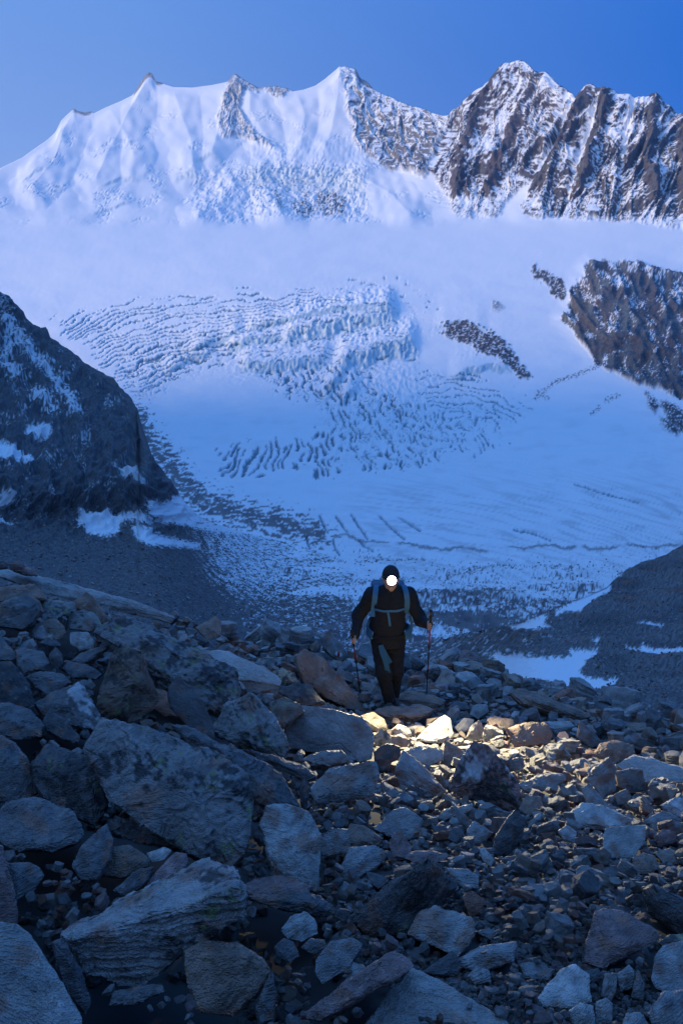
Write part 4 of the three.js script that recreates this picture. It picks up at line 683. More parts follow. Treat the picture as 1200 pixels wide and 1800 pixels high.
  ['rock', 'yellowish lichen covered stone lit from behind', null, 'yl', TILT, 0.25, [[477, 1181], [495, 1174], [518, 1182], [523, 1199], [490, 1202]]],
  ['boulder', 'cracked greenish block split down its front', 'split block', 'gk', [-0.15, 0.5, 1], 0.5, [[374, 1282], [400, 1236], [440, 1219], [470, 1245], [500, 1290], [511, 1316], [496, 1336], [440, 1312], [385, 1297]]],
  ['rock', 'rough brown rock jammed behind the split block', null, 'bk', TILT, 0.35, [[468, 1236], [500, 1225], [530, 1240], [536, 1251], [500, 1280], [480, 1266]]],
  ['rock_slab', 'large smooth blue grey slab with a dark rim', 'smooth blue slab', 'gs', [-0.1, 0.65, 0.9], 0.5, [[500, 1281], [531, 1241], [590, 1248], [640, 1264], [656, 1292], [652, 1334], [630, 1339], [600, 1318], [560, 1319], [510, 1316]]],
  ['rock_slab', 'thin dark sheet of stone under the split block', null, 'd', [0, 1, 0.5], 0.3, [[441, 1319], [480, 1328], [530, 1346], [556, 1364], [540, 1372], [500, 1354], [455, 1337]]],
  ['rock', 'layered wedge below the smooth blue slab', null, 'g', TILT, 0.3, [[528, 1337], [560, 1322], [600, 1319], [613, 1336], [580, 1348]]],
  ['rock', 'dark lichen covered rock above the smooth blue slab', null, 'dl', TILT, 0.35, [[487, 1216], [520, 1200], [546, 1206], [572, 1238], [530, 1240]]],
  ['boulder', 'thick layered block with a square cut end', 'square ended block', 'gr', [-0.1, 0.8, 0.7], 0.35, [[545, 1386], [580, 1352], [630, 1343], [660, 1340], [667, 1364], [650, 1388], [600, 1396], [556, 1404]], [[554, 1416], [604, 1408], [655, 1398]]],
  ['boulder', 'pale striped block catching a glint on its sloping face', 'striped pale block', 'pr', [0.3, 0.65, 0.75], 0.35, [[468, 1418], [505, 1413], [540, 1427], [564, 1470], [562, 1500], [500, 1534], [470, 1502], [458, 1450]], [[557, 1568], [500, 1562]]],
  ['rock', 'square grey block beside the striped pale block', null, 'g', STEEP, 0.2, [[565, 1481], [580, 1455], [612, 1458], [616, 1491], [600, 1501], [567, 1504]]],
  ['rock', 'brown wedge lying above the broad cracked slab', null, 'b', TILT, 0.2, [[607, 1471], [615, 1448], [640, 1452], [673, 1475], [665, 1487], [620, 1490]]],
  ['rock_slab', 'broad cracked slab beside the square grey block', 'broad cracked slab', 'g', TILT, 0.25, [[598, 1527], [615, 1490], [660, 1487], [682, 1500], [660, 1527], [626, 1547], [604, 1547]]],
  ['rock', 'thin upright splinter in the gap beside the square ended block', null, 'd', STEEP, 0.1, [[529, 1384], [538, 1358], [542, 1400], [536, 1432], [528, 1412]]],
  ['boulder', 'sharp three sided block with a slanting pale face', 'sharp wedge block', 'g', [0.45, 0.7, 0.55], 0.35, [[696, 1352], [708, 1320], [726, 1330], [783, 1394], [770, 1400], [735, 1376]], [[694, 1386], [720, 1396], [768, 1404]]],
  ['boulder', 'tall boulder with a red top and black and white lichen', 'red topped boulder', 'vlrw', [0.05, 0.3, 1], 0.4, [[789, 1388], [800, 1350], [822, 1324], [830, 1303], [855, 1310], [880, 1335], [906, 1372], [917, 1412], [895, 1423], [850, 1404], [800, 1397]]],
  ['rock', 'grey pointed shard leaning on the red topped boulder', null, 'g', STEEP, 0.25, [[774, 1346], [783, 1301], [800, 1312], [821, 1325], [802, 1346]]],
  ['rock', 'dark square block beside the sharp wedge block', null, 'dr', STEEP, 0.3, [[656, 1321], [680, 1307], [702, 1312], [704, 1336], [690, 1356], [660, 1354]]],
  ['rock_slab', 'bright slab in the middle of the lamp light', 'bright lit slab', 'ps', [-0.15, 0.85, 0.65], 0.3, [[732, 1298], [760, 1270], [781, 1257], [791, 1264], [796, 1290], [785, 1306], [750, 1305]]],
  ['rock_slab', 'ribbed slab lit by the lamp above the sharp wedge block', null, 'p', [0, 0.9, 0.6], 0.25, [[713, 1321], [740, 1310], [775, 1318], [779, 1336], [750, 1347], [725, 1337]]],
  ['rock_slab', 'flat slab in front of the walker', 'flat step slab', 'b', UPF, 0.4, [[657, 1250], [690, 1245], [740, 1240], [763, 1248], [755, 1258], [716, 1265], [675, 1260]], [[716, 1276], [678, 1267]]],
  ['rock_slab', 'dark brown slab at the walker’s feet', 'dark step slab', 'b', UPF, 0.5, [[697, 1222], [720, 1217], [760, 1225], [783, 1233], [774, 1240], [740, 1236], [700, 1230]], [[776, 1257], [745, 1252], [700, 1243]]],
  ['rock', 'warm lit rounded rock at the edge of the light', null, 'y', TILT, 0.3, [[634, 1258], [655, 1252], [675, 1265], [681, 1281], [665, 1291], [645, 1277]]],
  ['rock', 'yellow lichen stone below the warm lit rounded rock', null, 'yk', TILT, 0.25, [[654, 1296], [670, 1280], [685, 1292], [689, 1306], [660, 1312]]],
  ['rock', 'sandy brown stone beside the yellow lichen stone', null, 'b', TILT, 0.25, [[685, 1296], [705, 1290], [719, 1300], [716, 1313], [692, 1314]]],
  ['rock', 'small pale stone under the flat step slab', null, 'p', TILT, 0.2, [[687, 1283], [700, 1272], [718, 1280], [723, 1293], [700, 1297]]],
  ['rock', 'bright upright stone behind the bright lit slab', null, 'p', STEEP, 0.2, [[781, 1266], [790, 1245], [805, 1240], [809, 1256], [796, 1272]]],
  ['rock', 'pale block in the upper part of the lamp light', null, 'p', TILT, 0.3, [[825, 1256], [830, 1240], [855, 1237], [859, 1251], [840, 1264]]],
  ['rock', 'dark capped stone behind the bright upright stone', null, 'd', UPF, 0.3, [[786, 1244], [800, 1233], [820, 1236], [826, 1246], [800, 1250]]],
  ['rock', 'striped pointed stone in the lamp light', null, 'g', STEEP, 0.2, [[818, 1297], [828, 1275], [842, 1266], [854, 1289], [840, 1302]]],
  ['rock', 'lit wedge between bright slab and striped pointed stone', null, 'p', TILT, 0.2, [[799, 1279], [815, 1262], [833, 1265], [826, 1283], [808, 1290]]],
  ['boulder', 'broad brown boulder beyond the lamp light', 'broad brown boulder', 'br', [0, 0.75, 0.8], 0.4, [[888, 1284], [908, 1274], [930, 1271], [957, 1270], [971, 1290], [964, 1308], [930, 1308], [902, 1313]]],
  ['rock_slab', 'flat pale slab resting behind the broad brown boulder', null, 'p', UPF, 0.35, [[955, 1270], [1000, 1269], [1009, 1277], [1000, 1284], [970, 1282]], [[994, 1293], [972, 1291]]],
  ['rock_slab', 'long dark slab along the top of the right hand slope', 'long dark slab', 'b', [0.25, 1, 0.35], 0.7, [[893, 1216], [920, 1214], [970, 1234], [1015, 1249], [1036, 1261], [1020, 1262], [960, 1244], [915, 1228]], [[1022, 1272], [962, 1256], [916, 1238]]],
  ['rock', 'dark block on the skyline above the long dark slab', null, 'd', STEEP, 0.5, [[906, 1206], [930, 1195], [959, 1210], [957, 1226], [930, 1222]]],
  ['rock', 'pointed fin of rock beyond the flat pale slab', null, 'g', [0.4, 0.5, 1], 0.2, [[1012, 1296], [1018, 1267], [1040, 1285], [1057, 1306], [1040, 1314]]],
  ['boulder', 'rounded boulder with curved grooves', 'grooved boulder', 'b', TILT, 0.35, [[1042, 1326], [1055, 1307], [1080, 1301], [1112, 1310], [1114, 1326], [1086, 1341], [1050, 1332]]],
  ['rock_slab', 'wide pale slab running out at the picture side', 'wide pale slab', 'ps', [0.05, 1, 0.45], 0.4, [[1081, 1346], [1110, 1328], [1140, 1335], [1200, 1358], [1250, 1366], [1240, 1376], [1160, 1362], [1130, 1364], [1100, 1354]], [[1238, 1388], [1160, 1374], [1130, 1374]]],
  ['rock', 'upright block with a rusty side face', 'rusty sided block', 'gr', [0.1, 0.45, 1], 0.2, [[1027, 1369], [1045, 1348], [1070, 1329], [1079, 1346], [1081, 1386], [1060, 1404], [1048, 1396]]],
  ['rock', 'cube shaped grey block under the wide pale slab', 'cube block', 'g', [0, 0.3, 1], 0.25, [[1080, 1356], [1110, 1350], [1128, 1352], [1135, 1389], [1110, 1394], [1085, 1382]]],
  ['rock_slab', 'flat narrow slab beside the red topped boulder', null, 'g', UPF, 0.25, [[911, 1380], [950, 1362], [990, 1361], [993, 1372], [960, 1380], [920, 1388]], [[922, 1394], [962, 1388]]],
  ['rock', 'slanting shard in front of the rusty sided block', null, 'g', [0.3, 0.6, 0.9], 0.2, [[1021, 1386], [1035, 1377], [1060, 1405], [1073, 1421], [1050, 1427], [1030, 1412]]],
  ['rock', 'small blocky stone below the cube block', null, 'g', STEEP, 0.18, [[1079, 1396], [1100, 1386], [1109, 1400], [1107, 1413], [1085, 1414]]],
  ['rock', 'lit brown stone at the foot of the red topped boulder', null, 'b', TILT, 0.2, [[911, 1422], [925, 1398], [950, 1400], [953, 1416], [930, 1434]]],
  ['rock_slab', 'large flat slab with a loose flake on it', 'flaked flat slab', 'p', [0, 0.95, 0.55], 0.3, [[989, 1441], [1020, 1412], [1060, 1417], [1100, 1435], [1119, 1445], [1110, 1454], [1065, 1462], [1030, 1456], [995, 1451]]],
  ['rock_slab', 'pale nearly square slab in the rubble', 'square pale slab', 'ps', [0.05, 0.85, 0.7], 0.2, [[1059, 1472], [1064, 1455], [1110, 1451], [1134, 1450], [1131, 1480], [1112, 1508], [1070, 1508], [1058, 1495]]],
  ['rock', 'dark leaning pointed rock at the edge of the rubble', 'dark leaning rock', 'd', [0.3, 0.4, 1], 0.2, [[863, 1501], [870, 1470], [890, 1440], [905, 1421], [921, 1440], [919, 1466], [900, 1497], [880, 1504]]],
  ['rock', 'brown crumbly stone below the square pale slab', null, 'b', TILT, 0.2, [[1111, 1509], [1130, 1499], [1150, 1505], [1159, 1526], [1140, 1537], [1115, 1534]]],
  ['boulder', 'black shadowed block beside the purple slab', 'shadowed block', 'd', [-0.5, 0.25, 1], 0.4, [[1129, 1562], [1145, 1554], [1200, 1588], [1250, 1604], [1250, 1662], [1190, 1642], [1136, 1602]]],
  ['rock', 'small wedge below the flaked flat slab', null, 'p', TILT, 0.12, [[979, 1461], [995, 1450], [1013, 1462], [1009, 1479], [990, 1477]]],
  ['rock', 'flat grey rock beyond the square pale slab', null, 'g', TILT, 0.2, [[1134, 1441], [1165, 1425], [1196, 1440], [1191, 1456], [1150, 1462]]],
  ['rock', 'angular rock with a white edge at the picture side', null, 'gw', TILT, 0.25, [[1158, 1416], [1185, 1402], [1220, 1410], [1220, 1440], [1180, 1437]]],
  ['rock', 'brown cube beside the square pale slab', null, 'v', STEEP, 0.15, [[1147, 1471], [1165, 1457], [1187, 1462], [1187, 1481], [1160, 1489]]],
  ['rock', 'pointed flat stone under the brown cube', null, 'b', UPF, 0.2, [[1149, 1499], [1175, 1491], [1208, 1512], [1202, 1521], [1165, 1517]]],
  ['boulder', 'large tilted boulder with a bright sharp top edge', 'tilted edge boulder', 'dk', [-0.2, 0.45, 1], 0.3, [[626, 1617], [650, 1580], [680, 1557], [752, 1512], [772, 1517], [791, 1546], [780, 1582], [758, 1598], [735, 1622], [710, 1642], [670, 1648], [643, 1642]], [[752, 1508]]],
  ['rock_slab', 'thick pale slab in front of the tilted edge boulder', 'thick pale slab', 'pr', [0.05, 0.8, 0.75], 0.2, [[714, 1642], [735, 1605], [765, 1595], [800, 1604], [831, 1615], [833, 1641], [823, 1662], [805, 1682], [760, 1656]]],
  ['rock_slab', 'broad dusty slab below the sharp wedge block', 'dusty slab', 'g', TILT, 0.25, [[657, 1457], [690, 1425], [712, 1419], [741, 1440], [735, 1471], [700, 1477]]],
  ['rock', 'brown rounded rock between dusty slab and broad cracked slab', null, 'v', TILT, 0.2, [[684, 1486], [692, 1465], [705, 1462], [723, 1490], [716, 1512], [690, 1507]]],
  ['rock_slab', 'flat tapering slab beside the tilted edge boulder', null, 'g', TILT, 0.12, [[784, 1526], [820, 1528], [841, 1540], [839, 1561], [815, 1562], [794, 1547]]],
  ['rock', 'heart shaped stone in the rubble', 'heart shaped stone', 'g', TILT, 0.14, [[819, 1461], [833, 1442], [866, 1465], [850, 1479], [830, 1486]]],
  ['rock', 'white curved stone above the heart shaped stone', 'white curved stone', 'pw', TILT, 0.15, [[764, 1440], [780, 1424], [830, 1413], [831, 1424], [797, 1433], [778, 1443]]],
  ['rock_slab', 'leaning grey plate beside the white curved stone', null, 'g', [0.4, 0.6, 0.8], 0.12, [[792, 1417], [801, 1418], [838, 1452], [826, 1457], [805, 1447]]],
  ['rock', 'reddish brown stone beside the thick pale slab', null, 'r', TILT, 0.12, [[811, 1576], [825, 1567], [851, 1580], [846, 1606], [825, 1612]]],
  ['rock', 'long brown stone above the tilted edge boulder', null, 'v', UPF, 0.18, [[711, 1509], [720, 1498], [760, 1495], [791, 1505], [780, 1516], [730, 1519]]],
  ['rock', 'narrow light stone below the heart shaped stone', null, 'p', TILT, 0.1, [[839, 1493], [850, 1490], [869, 1510], [862, 1523], [850, 1516]]],
  ['rock', 'dark flake at the upper end of the broad cracked slab', null, 'd', UPF, 0.12, [[642, 1531], [675, 1540], [681, 1550], [665, 1563], [650, 1551]]],
  ['rock_slab', 'big pale slab lying at the bottom of the picture', 'big bottom slab', 'ps', [0.05, 0.95, 0.5], 0.3, [[630, 1812], [695, 1740], [721, 1705], [740, 1711], [800, 1744], [830, 1759], [886, 1800], [910, 1840], [610, 1840]]],
  ['rock', 'dark triangular rock above the big bottom slab', null, 'd', TILT, 0.15, [[740, 1710], [795, 1672], [813, 1700], [800, 1717], [770, 1716]]],
  ['rock_slab', 'dark wide rock under the thick pale slab', null, 'g', TILT, 0.16, [[804, 1687], [840, 1665], [880, 1660], [907, 1655], [902, 1691], [850, 1707], [815, 1702]]],
  ['rock', 'small capped stone beside the thick pale slab', null, 'g', UPF, 0.1, [[833, 1638], [860, 1632], [876, 1640], [862, 1652]]],
  ['rock', 'small cube above the end of the big bottom slab', null, 'g', TILT, 0.1, [[821, 1716], [835, 1698], [859, 1705], [863, 1726], [835, 1732]]],
  ['rock', 'pale edged stone resting on the long stone bar', null, 'pw', TILT, 0.1, [[602, 1716], [620, 1691], [640, 1698], [651, 1716], [625, 1730]]],
  ['rock_slab', 'large purple slab with straight broken edges', 'purple slab', 'v', [-0.1, 0.85, 0.7], 0.14, [[1028, 1652], [1045, 1605], [1060, 1596], [1095, 1604], [1125, 1619], [1157, 1641], [1151, 1656], [1100, 1682], [1055, 1704], [1024, 1693]]],
  ['rock_slab', 'rough grey slab in front of the purple slab', 'rough grey slab', 'p', [0, 0.9, 0.6], 0.15, [[937, 1763], [960, 1735], [985, 1705], [1010, 1693], [1031, 1712], [1039, 1761], [1000, 1774], [960, 1770]]],
  ['rock', 'dark angular stone between purple slab and rough grey slab', null, 'd', TILT, 0.1, [[1012, 1711], [1050, 1702], [1059, 1716], [1040, 1732]]],
  ['rock_slab', 'flat dark stone beside the rough grey slab', null, 'g', UPF, 0.14, [[911, 1696], [930, 1691], [973, 1705], [966, 1724], [920, 1720]]],
  ['rock', 'pale block under the rough grey slab', null, 'p', STEEP, 0.12, [[999, 1777], [1020, 1763], [1041, 1768], [1046, 1812], [1008, 1812]]],
  ['rock', 'rounded upright stone beside the pale block at the bottom', null, 'p', STEEP, 0.1, [[1046, 1761], [1065, 1754], [1076, 1765], [1073, 1798], [1046, 1798]]],
  ['rock', 'upright flat stone below the purple slab', null, 'g', STEEP, 0.08, [[1055, 1752], [1063, 1711], [1084, 1711], [1081, 1742], [1072, 1759]]],
  ['rock', 'angular block below the point of the purple slab', null, 'g', TILT, 0.1, [[1082, 1713], [1105, 1696], [1115, 1710], [1111, 1737], [1090, 1744]]],
  ['boulder', 'big smooth boulder at the lower picture side', 'smooth side boulder', 'gs', TILT, 0.25, [[1143, 1722], [1150, 1682], [1165, 1662], [1250, 1640], [1250, 1756], [1180, 1749], [1150, 1738]]],
  ['rock', 'light lichen stone on top of the smooth side boulder', null, 'yk', UPF, 0.12, [[1155, 1657], [1175, 1643], [1220, 1641], [1212, 1654], [1165, 1664]], [], 0.06],
  ['boulder', 'blue grey boulder in the lower corner below the smooth one', null, 'g', TILT, 0.25, [[1138, 1782], [1165, 1744], [1200, 1741], [1240, 1760], [1240, 1820], [1150, 1815]]],
  ['rock', 'low rounded stone cut by the bottom edge', null, 'g', TILT, 0.12, [[1091, 1806], [1100, 1781], [1125, 1779], [1140, 1802], [1120, 1826]]],
  ['rock', 'narrow standing stone beside the smooth side boulder', null, 'g', STEEP, 0.08, [[1109, 1752], [1120, 1705], [1131, 1730], [1129, 1760]]],
]) surveyed(...a);
// ---------------------------------------------------------------- the rest of the slope: stones dropped one after another onto what lies there already
const stoneShapes = [];
{
  const r = rng(501);
  for (let k = 0; k < 22; k++) {
    const flat = 0.17 + 0.36 * r(), long = 0.55 + 0.55 * r(), pts = [], sides = 5 + Math.floor(r() * 3), tw = r() * 6.28;
    for (let i = 0; i < sides; i++) for (const s of [-1, 1]) { const a = tw + (i + 0.5 * (r() - 0.5)) / sides * 6.28, q = 0.72 + 0.4 * r() - (r() < 0.3 ? 0.25 : 0); pts.push(new THREE.Vector3(Math.cos(a) * 0.5 * q, s * flat * 0.5 * (0.7 + 0.45 * r()), Math.sin(a) * 0.5 * q * long)); }
    if (r() < 0.3) pts.push(new THREE.Vector3((r() - 0.5) * 0.5, flat * 0.75, (r() - 0.5) * 0.4));
    stoneShapes.push({ pts, flat, big: null, small: null, k });
  }
}
function stoneGeometry(s, fine) {
  const key = fine ? 'big' : 'small';
  return s[key] ??= rockGeometry(s.pts.map((p) => p.clone()), { fol: new THREE.Vector3(0.08, 1, 0.05).normalize(), edge: fine ? 0.085 : 0.24, size: 1, seed: 900 + s.k, tone: [1, 1, 1], rough: fine ? 1.0 : 0.55, rust: -0.3 });
}
const MURAL = ['grey', 'grey', 'grey', 'grey', 'dark', 'dark', 'brown', 'brown', 'pale', 'purple', 'rusty'], TONE_OF = { grey: [0.38, 0.365, 0.35], dark: [0.20, 0.195, 0.195], brown: [0.36, 0.27, 0.21], pale: [0.47, 0.455, 0.43], purple: [0.36, 0.26, 0.245], rusty: [0.38, 0.18, 0.12] };
const stones = [];
{
  const r = rng(777), up = new THREE.Vector3(0, 1, 0), nrm = new THREE.Vector3(), q1 = new THREE.Quaternion(), q2 = new THREE.Quaternion(), v = new THREE.Vector3();
  const slopeAt = (x, z, s) => { const h = (a, b) => { const k = cell(a, b); return k < 0 ? ground(a, b) : top[k]; }; const d = Math.max(0.06, s * 0.5); return nrm.set((h(x - d, z) - h(x + d, z)) / (2 * d), 1, (h(x, z - d) - h(x, z + d)) / (2 * d)).normalize(); };
  const drop = (x, z, s, hero) => {
    const shape = stoneShapes[Math.floor(r() * stoneShapes.length)], yaw = r() * 6.28, n = slopeAt(x, z, s).clone().lerp(up, 0.35).normalize();
    q1.setFromUnitVectors(up, n); q2.setFromAxisAngle(up, yaw); const tilt = new THREE.Quaternion().setFromEuler(new THREE.Euler((r() - 0.5) * 0.7, 0, (r() - 0.5) * 0.7));
    const q = q1.clone().multiply(tilt).multiply(q2), sc = new THREE.Vector3(s, s * (0.85 + 0.4 * r()), s * (0.8 + 0.4 * r()));
    let gap = 1e9, lowest = 1e9, highest = -1e9; const P = shape.pts.map((p) => v.copy(p).multiply(sc).applyQuaternion(q).clone());
    for (const p of P) { const k = cell(x + p.x, z + p.z); if (k < 0) return; gap = Math.min(gap, p.y - top[k]); }
    for (const [a, b] of [[0, 0], [0.3, 0], [-0.3, 0], [0, 0.3], [0, -0.3]]) { const k = cell(x + a * s, z + b * s); if (k >= 0) gap = Math.min(gap, -0.42 * s * shape.flat - top[k]); }
    const y = -gap - s * 0.07;
    if (y > ground(x, z) + 0.05 + s * 0.7) return;             // no towers
    let on = 0; for (let a = -1; a <= 1; a += 0.5) for (let b = -1; b <= 1; b += 0.5) { const k = cell(x + a * s * 0.5, z + b * s * 0.5); if (k >= 0 && held[k]) on++; }
    if (on > 2 && r() > 0.03 || hides(x, y, z, s) && r() > 0.04) return;                            // stones roll off the big rocks
    for (const p of P) { highest = Math.max(highest, p.y + y); }
    const px = [], ix = []; for (const p of P) px.push(x + p.x, p.y + y, z + p.z);
    for (let i = 0; i < P.length; i++) for (let j = i + 1; j < P.length; j++) ix.push(0, i, j);
    if (P.length < 14) stamp(px, ix.slice(0, 90)); 
    for (let a = -1; a <= 1; a += 0.25) for (let b = -1; b <= 1; b += 0.25) if (a * a + b * b < 0.8) { const k = cell(x + a * s * 0.42, z + b * s * 0.42); if (k >= 0) top[k] = Math.max(top[k], y + s * shape.flat * 0.38); }
    stones.push({ shape, x, y, z, q, sc, s, highest, mural: MURAL[Math.floor(r() * MURAL.length)], t: 0.85 + 0.3 * r(), tilt: Math.abs(n.y) });
  };
  const place = (count, region, sizeOf) => { for (let i = 0; i < count; i++) { const [x, y] = region(r), d = groundDist(x, y); if (d > 26) continue; survey(x, y, d, v); const vx = v.x, vz = v.z; drop(vx, vz, sizeOf(r, d, x), false); } };
  const inBand = (x0, x1, y0, y1) => (r) => [lerp(x0, x1, r()), lerp(y0, y1, r())];
  const edgeY = straight([[-150, 990], [0, 1010], [150, 1045], [300, 1092], [420, 1100], [560, 1140], [600, 1165], [700, 1172], [860, 1195], [930, 1215], [1030, 1236], [1100, 1258], [1200, 1294], [1350, 1320], [1900, 1430]]);
  const any = (x0, x1, low = 1.0) => (r) => { const x = lerp(x0, x1, r()), e = edgeY(x) - 2; return [x, e + (1835 - e) * Math.pow(r(), low)]; };
  // large stones first: along the far edge and between the big blocks, then ever smaller ones
  place(150, (r) => { const x = lerp(330, 1240, r()); return [x, edgeY(x) + r() * 40]; }, (r, d) => d * (0.012 + 0.018 * r()));
  place(70, any(-60, 640, 1.0), (r, d) => d * (0.02 + 0.022 * r()));
  place(340, any(620, 1260, 1.1), (r, d) => d * (0.02 + 0.024 * r()));
  place(3000, any(-60, 640, 1.1), (r, d) => d * (0.012 + 0.026 * r() ** 3));
  place(4200, any(600, 1260, 1.1), (r, d) => d * (0.011 + 0.024 * r() ** 3));
  place(4500, any(-60, 640, 1.1), (r, d) => d * (0.009 + 0.009 * r()));
  place(11000, any(590, 1260, 1.1), (r, d) => d * (0.007 + 0.010 * r()));
  // and on to both sides of the view
  place(160, any(1240, 1900, 1.1), (r, d) => d * (0.03 + 0.05 * r()));
  place(120, any(-700, -40, 1.1), (r, d) => d * (0.05 + 0.07 * r()));
  place(2600, any(1230, 1900, 1.1), (r, d) => d * (0.011 + 0.024 * r() ** 3));
  place(1200, any(-700, -40, 1.1), (r, d) => d * (0.014 + 0.03 * r() ** 3));
}
// what shows largest becomes a thing of its own, the rest is loose rubble
{
  const pv = new THREE.Vector3();
  for (const s of stones) {
    const dx = s.x - EYE.x, dy = s.y - EYE.y, dz = s.z - EYE.z;
    const f = -dz * CP - dy * SP, u = dy * CP - dz * SP;
    s.px = 600 + dx / f * UNIT; s.py = 900 - u / f * UNIT; s.pr = s.s * 0.5 / f * UNIT;
    const k = cell(s.x, s.z); s.buried = k < 0 ? 1 : top[k] - s.highest;
    // seen from the viewpoint? follow the line of sight over the grid of heights
    let open = 0; for (const [a, b] of [[0, 0.2], [-0.3, 0], [0.3, 0], [0, 0.45]]) { let clear = true; const tx = s.x + a * s.s, ty = s.y + b * s.s * s.shape.flat + 0.02, tz = s.z + 0.3 * s.s; for (let t = 0.985; t > 0.3 && clear; t -= 0.012) { const c = cell(EYE.x + (tx - EYE.x) * t, EYE.z + (tz - EYE.z) * t); if (c >= 0 && top[c] > EYE.y + (ty - EYE.y) * t) clear = false; } open += clear; }
    s.open = open / 4; s.show = s.px > -5 && s.px < 1205 && s.py < 1805 ? s.pr * (s.open >= 0.5 ? 1 : 0) * (s.buried < 0.02 ? 1 : 0.2) : 0;
  }
  const single = stones.filter((s) => s.show > 0).sort((a, b) => b.show - a.show).slice(0, 300 - rocks.length), alone = new Set(single);
  const colored = new Map();       // a few tinted copies of each shape
  const rel = (s, l) => { const dx = s.px - l.x, dy = s.py - l.y; return Math.abs(dx) / l.wide > Math.abs(dy) / l.high * 0.9 ? 'beside' : dy < 0 ? 'behind' : 'in front of'; };
  const used = new Map(), bySize = single.map((s) => s.pr).sort((a, b) => b - a), third = bySize[Math.floor(bySize.length / 3)], low = bySize[Math.floor(bySize.length * 2 / 3)];
  for (const s of single) {
    const key = s.shape.k + s.mural; if (!colored.has(key)) { const g = stoneGeometry(s.shape, true).clone(), c = g.attributes.color.array, t = TONE_OF[s.mural]; const a = new Float32Array(c.length); for (let i = 0; i < c.length; i++) a[i] = c[i] * t[i % 3]; g.setAttribute('color', new THREE.BufferAttribute(a, 3)); colored.set(key, g); }
    const m = new THREE.Mesh(colored.get(key), rockMats); m.name = numbered('stone'); m.position.set(s.x, s.y, s.z); m.quaternion.copy(s.q); m.scale.copy(s.sc);
    const near = [...landmarks].sort((a, b) => Math.hypot((s.px - a.x) / (a.wide + 30), (s.py - a.y) / (a.high + 30)) - Math.hypot((s.px - b.x) / (b.wide + 30), (s.py - b.y) / (b.high + 30)));
    const size = s.pr > third ? 'large' : s.pr > low ? 'middle sized' : 'small', form = s.shape.flat < 0.30 ? 'flat' : s.shape.flat < 0.42 ? 'angular' : 'blocky', what = `${size} ${form} ${s.mural} stone`;
    const tries = [`${what} ${rel(s, near[0])} the ${near[0].short}`, `${what} ${rel(s, near[0])} the ${near[0].short}, towards the ${near[1].short}`, `${what} ${rel(s, near[0])} the ${near[0].short}, towards the ${near[2].short}`, `${what} between the ${near[0].short} and the ${near[1].short}`, `${what} between the ${near[0].short} and the ${near[2].short}`, `${what} between the ${near[1].short} and the ${near[2].short}`, `${what} near the ${near[0].short} and the ${near[3].short}`];
    let label = tries.find((t) => !used.has(t) && t.split(' ').length <= 16); const ok = !!label; label ??= tries[3]; used.set(label, 1); s.ok = ok;
    put(tag(m, label, 'stone', 'single stones lying among the big rocks', 'thing'));
  }
  const heap = new THREE.Group(); heap.name = 'loose_rubble'; tag(heap, 'loose broken stones filling the gaps between the rocks', 'rubble', null, 'stuff');
  for (const shape of stoneShapes) {
    const list = stones.filter((s) => s.shape === shape && !alone.has(s)); if (!list.length) continue;
    const im = new THREE.InstancedMesh(stoneGeometry(shape, false), rockMats, list.length); im.name = numbered('rubble_stones'); im.userData.kind = 'stuff';
    const M = new THREE.Matrix4(), c = new THREE.Color();
    list.forEach((s, i) => { M.compose(new THREE.Vector3(s.x, s.y, s.z), s.q, s.sc); im.setMatrixAt(i, M); const t = TONE_OF[s.mural]; im.setColorAt(i, c.setRGB(t[0] * s.t, t[1] * s.t, t[2] * s.t)); });
    heap.add(im);
  }
  // fine gravel on the bare ground between them
  {
    const r = rng(4242), v = new THREE.Vector3(), e = new THREE.Euler(), q = new THREE.Quaternion(), pool = stoneShapes.slice(5, 11), lists = pool.map(() => []);
    for (let i = 0; i < 62000; i++) {
      const coarse = i > 42000, x = coarse ? lerp(-500, 640, r()) : lerp(-300, 1800, r()), y0 = 1080 + Math.abs(x - 350) * 0.12, y = lerp(y0, 1840, Math.pow(r(), 0.8)), d = groundDist(x, y); if (d > 14) continue;
      survey(x, y, d, v); const k = cell(v.x, v.z); if (k >= 0 && held[k] && top[k] > bed(v.x, v.z) + 0.07) continue;
      const s = coarse ? d * (0.009 + 0.016 * r() * r()) : d * (0.005 + 0.010 * r() * r()); if (s / d > 0.0095 && hides(v.x, ground(v.x, v.z), v.z, s)) continue;
      lists[Math.floor(r() * pool.length)].push([v.clone().setY(bed(v.x, v.z) + s * 0.05), q.setFromEuler(e.set((r() - 0.5) * 0.9, r() * 6.28, (r() - 0.5) * 0.9)).clone(), new THREE.Vector3(s, s * (0.9 + r()), s * (0.8 + 0.5 * r())), MURAL[Math.floor(r() * MURAL.length)], 0.7 + 0.4 * r()]);
    }
    pool.forEach((sh, i) => { const im = new THREE.InstancedMesh(stoneGeometry(sh, false), rockMats, lists[i].length), M4 = new THREE.Matrix4(), c = new THREE.Color(); im.name = numbered('gravel'); im.userData.kind = 'stuff'; lists[i].forEach(([p, qq, s, t, f], j) => { im.setMatrixAt(j, M4.compose(p, qq, s)); const b = TONE_OF[t]; im.setColorAt(j, c.setRGB(b[0] * f, b[1] * f, b[2] * f)); }); heap.add(im); });
  }
  put(heap);
  console.log('named rocks', rocks.length, 'single stones', single.length, 'all stones', stones.length, 'shared labels', single.filter((s) => !s.ok).length, 'smallest single', bySize[bySize.length - 1]);
}
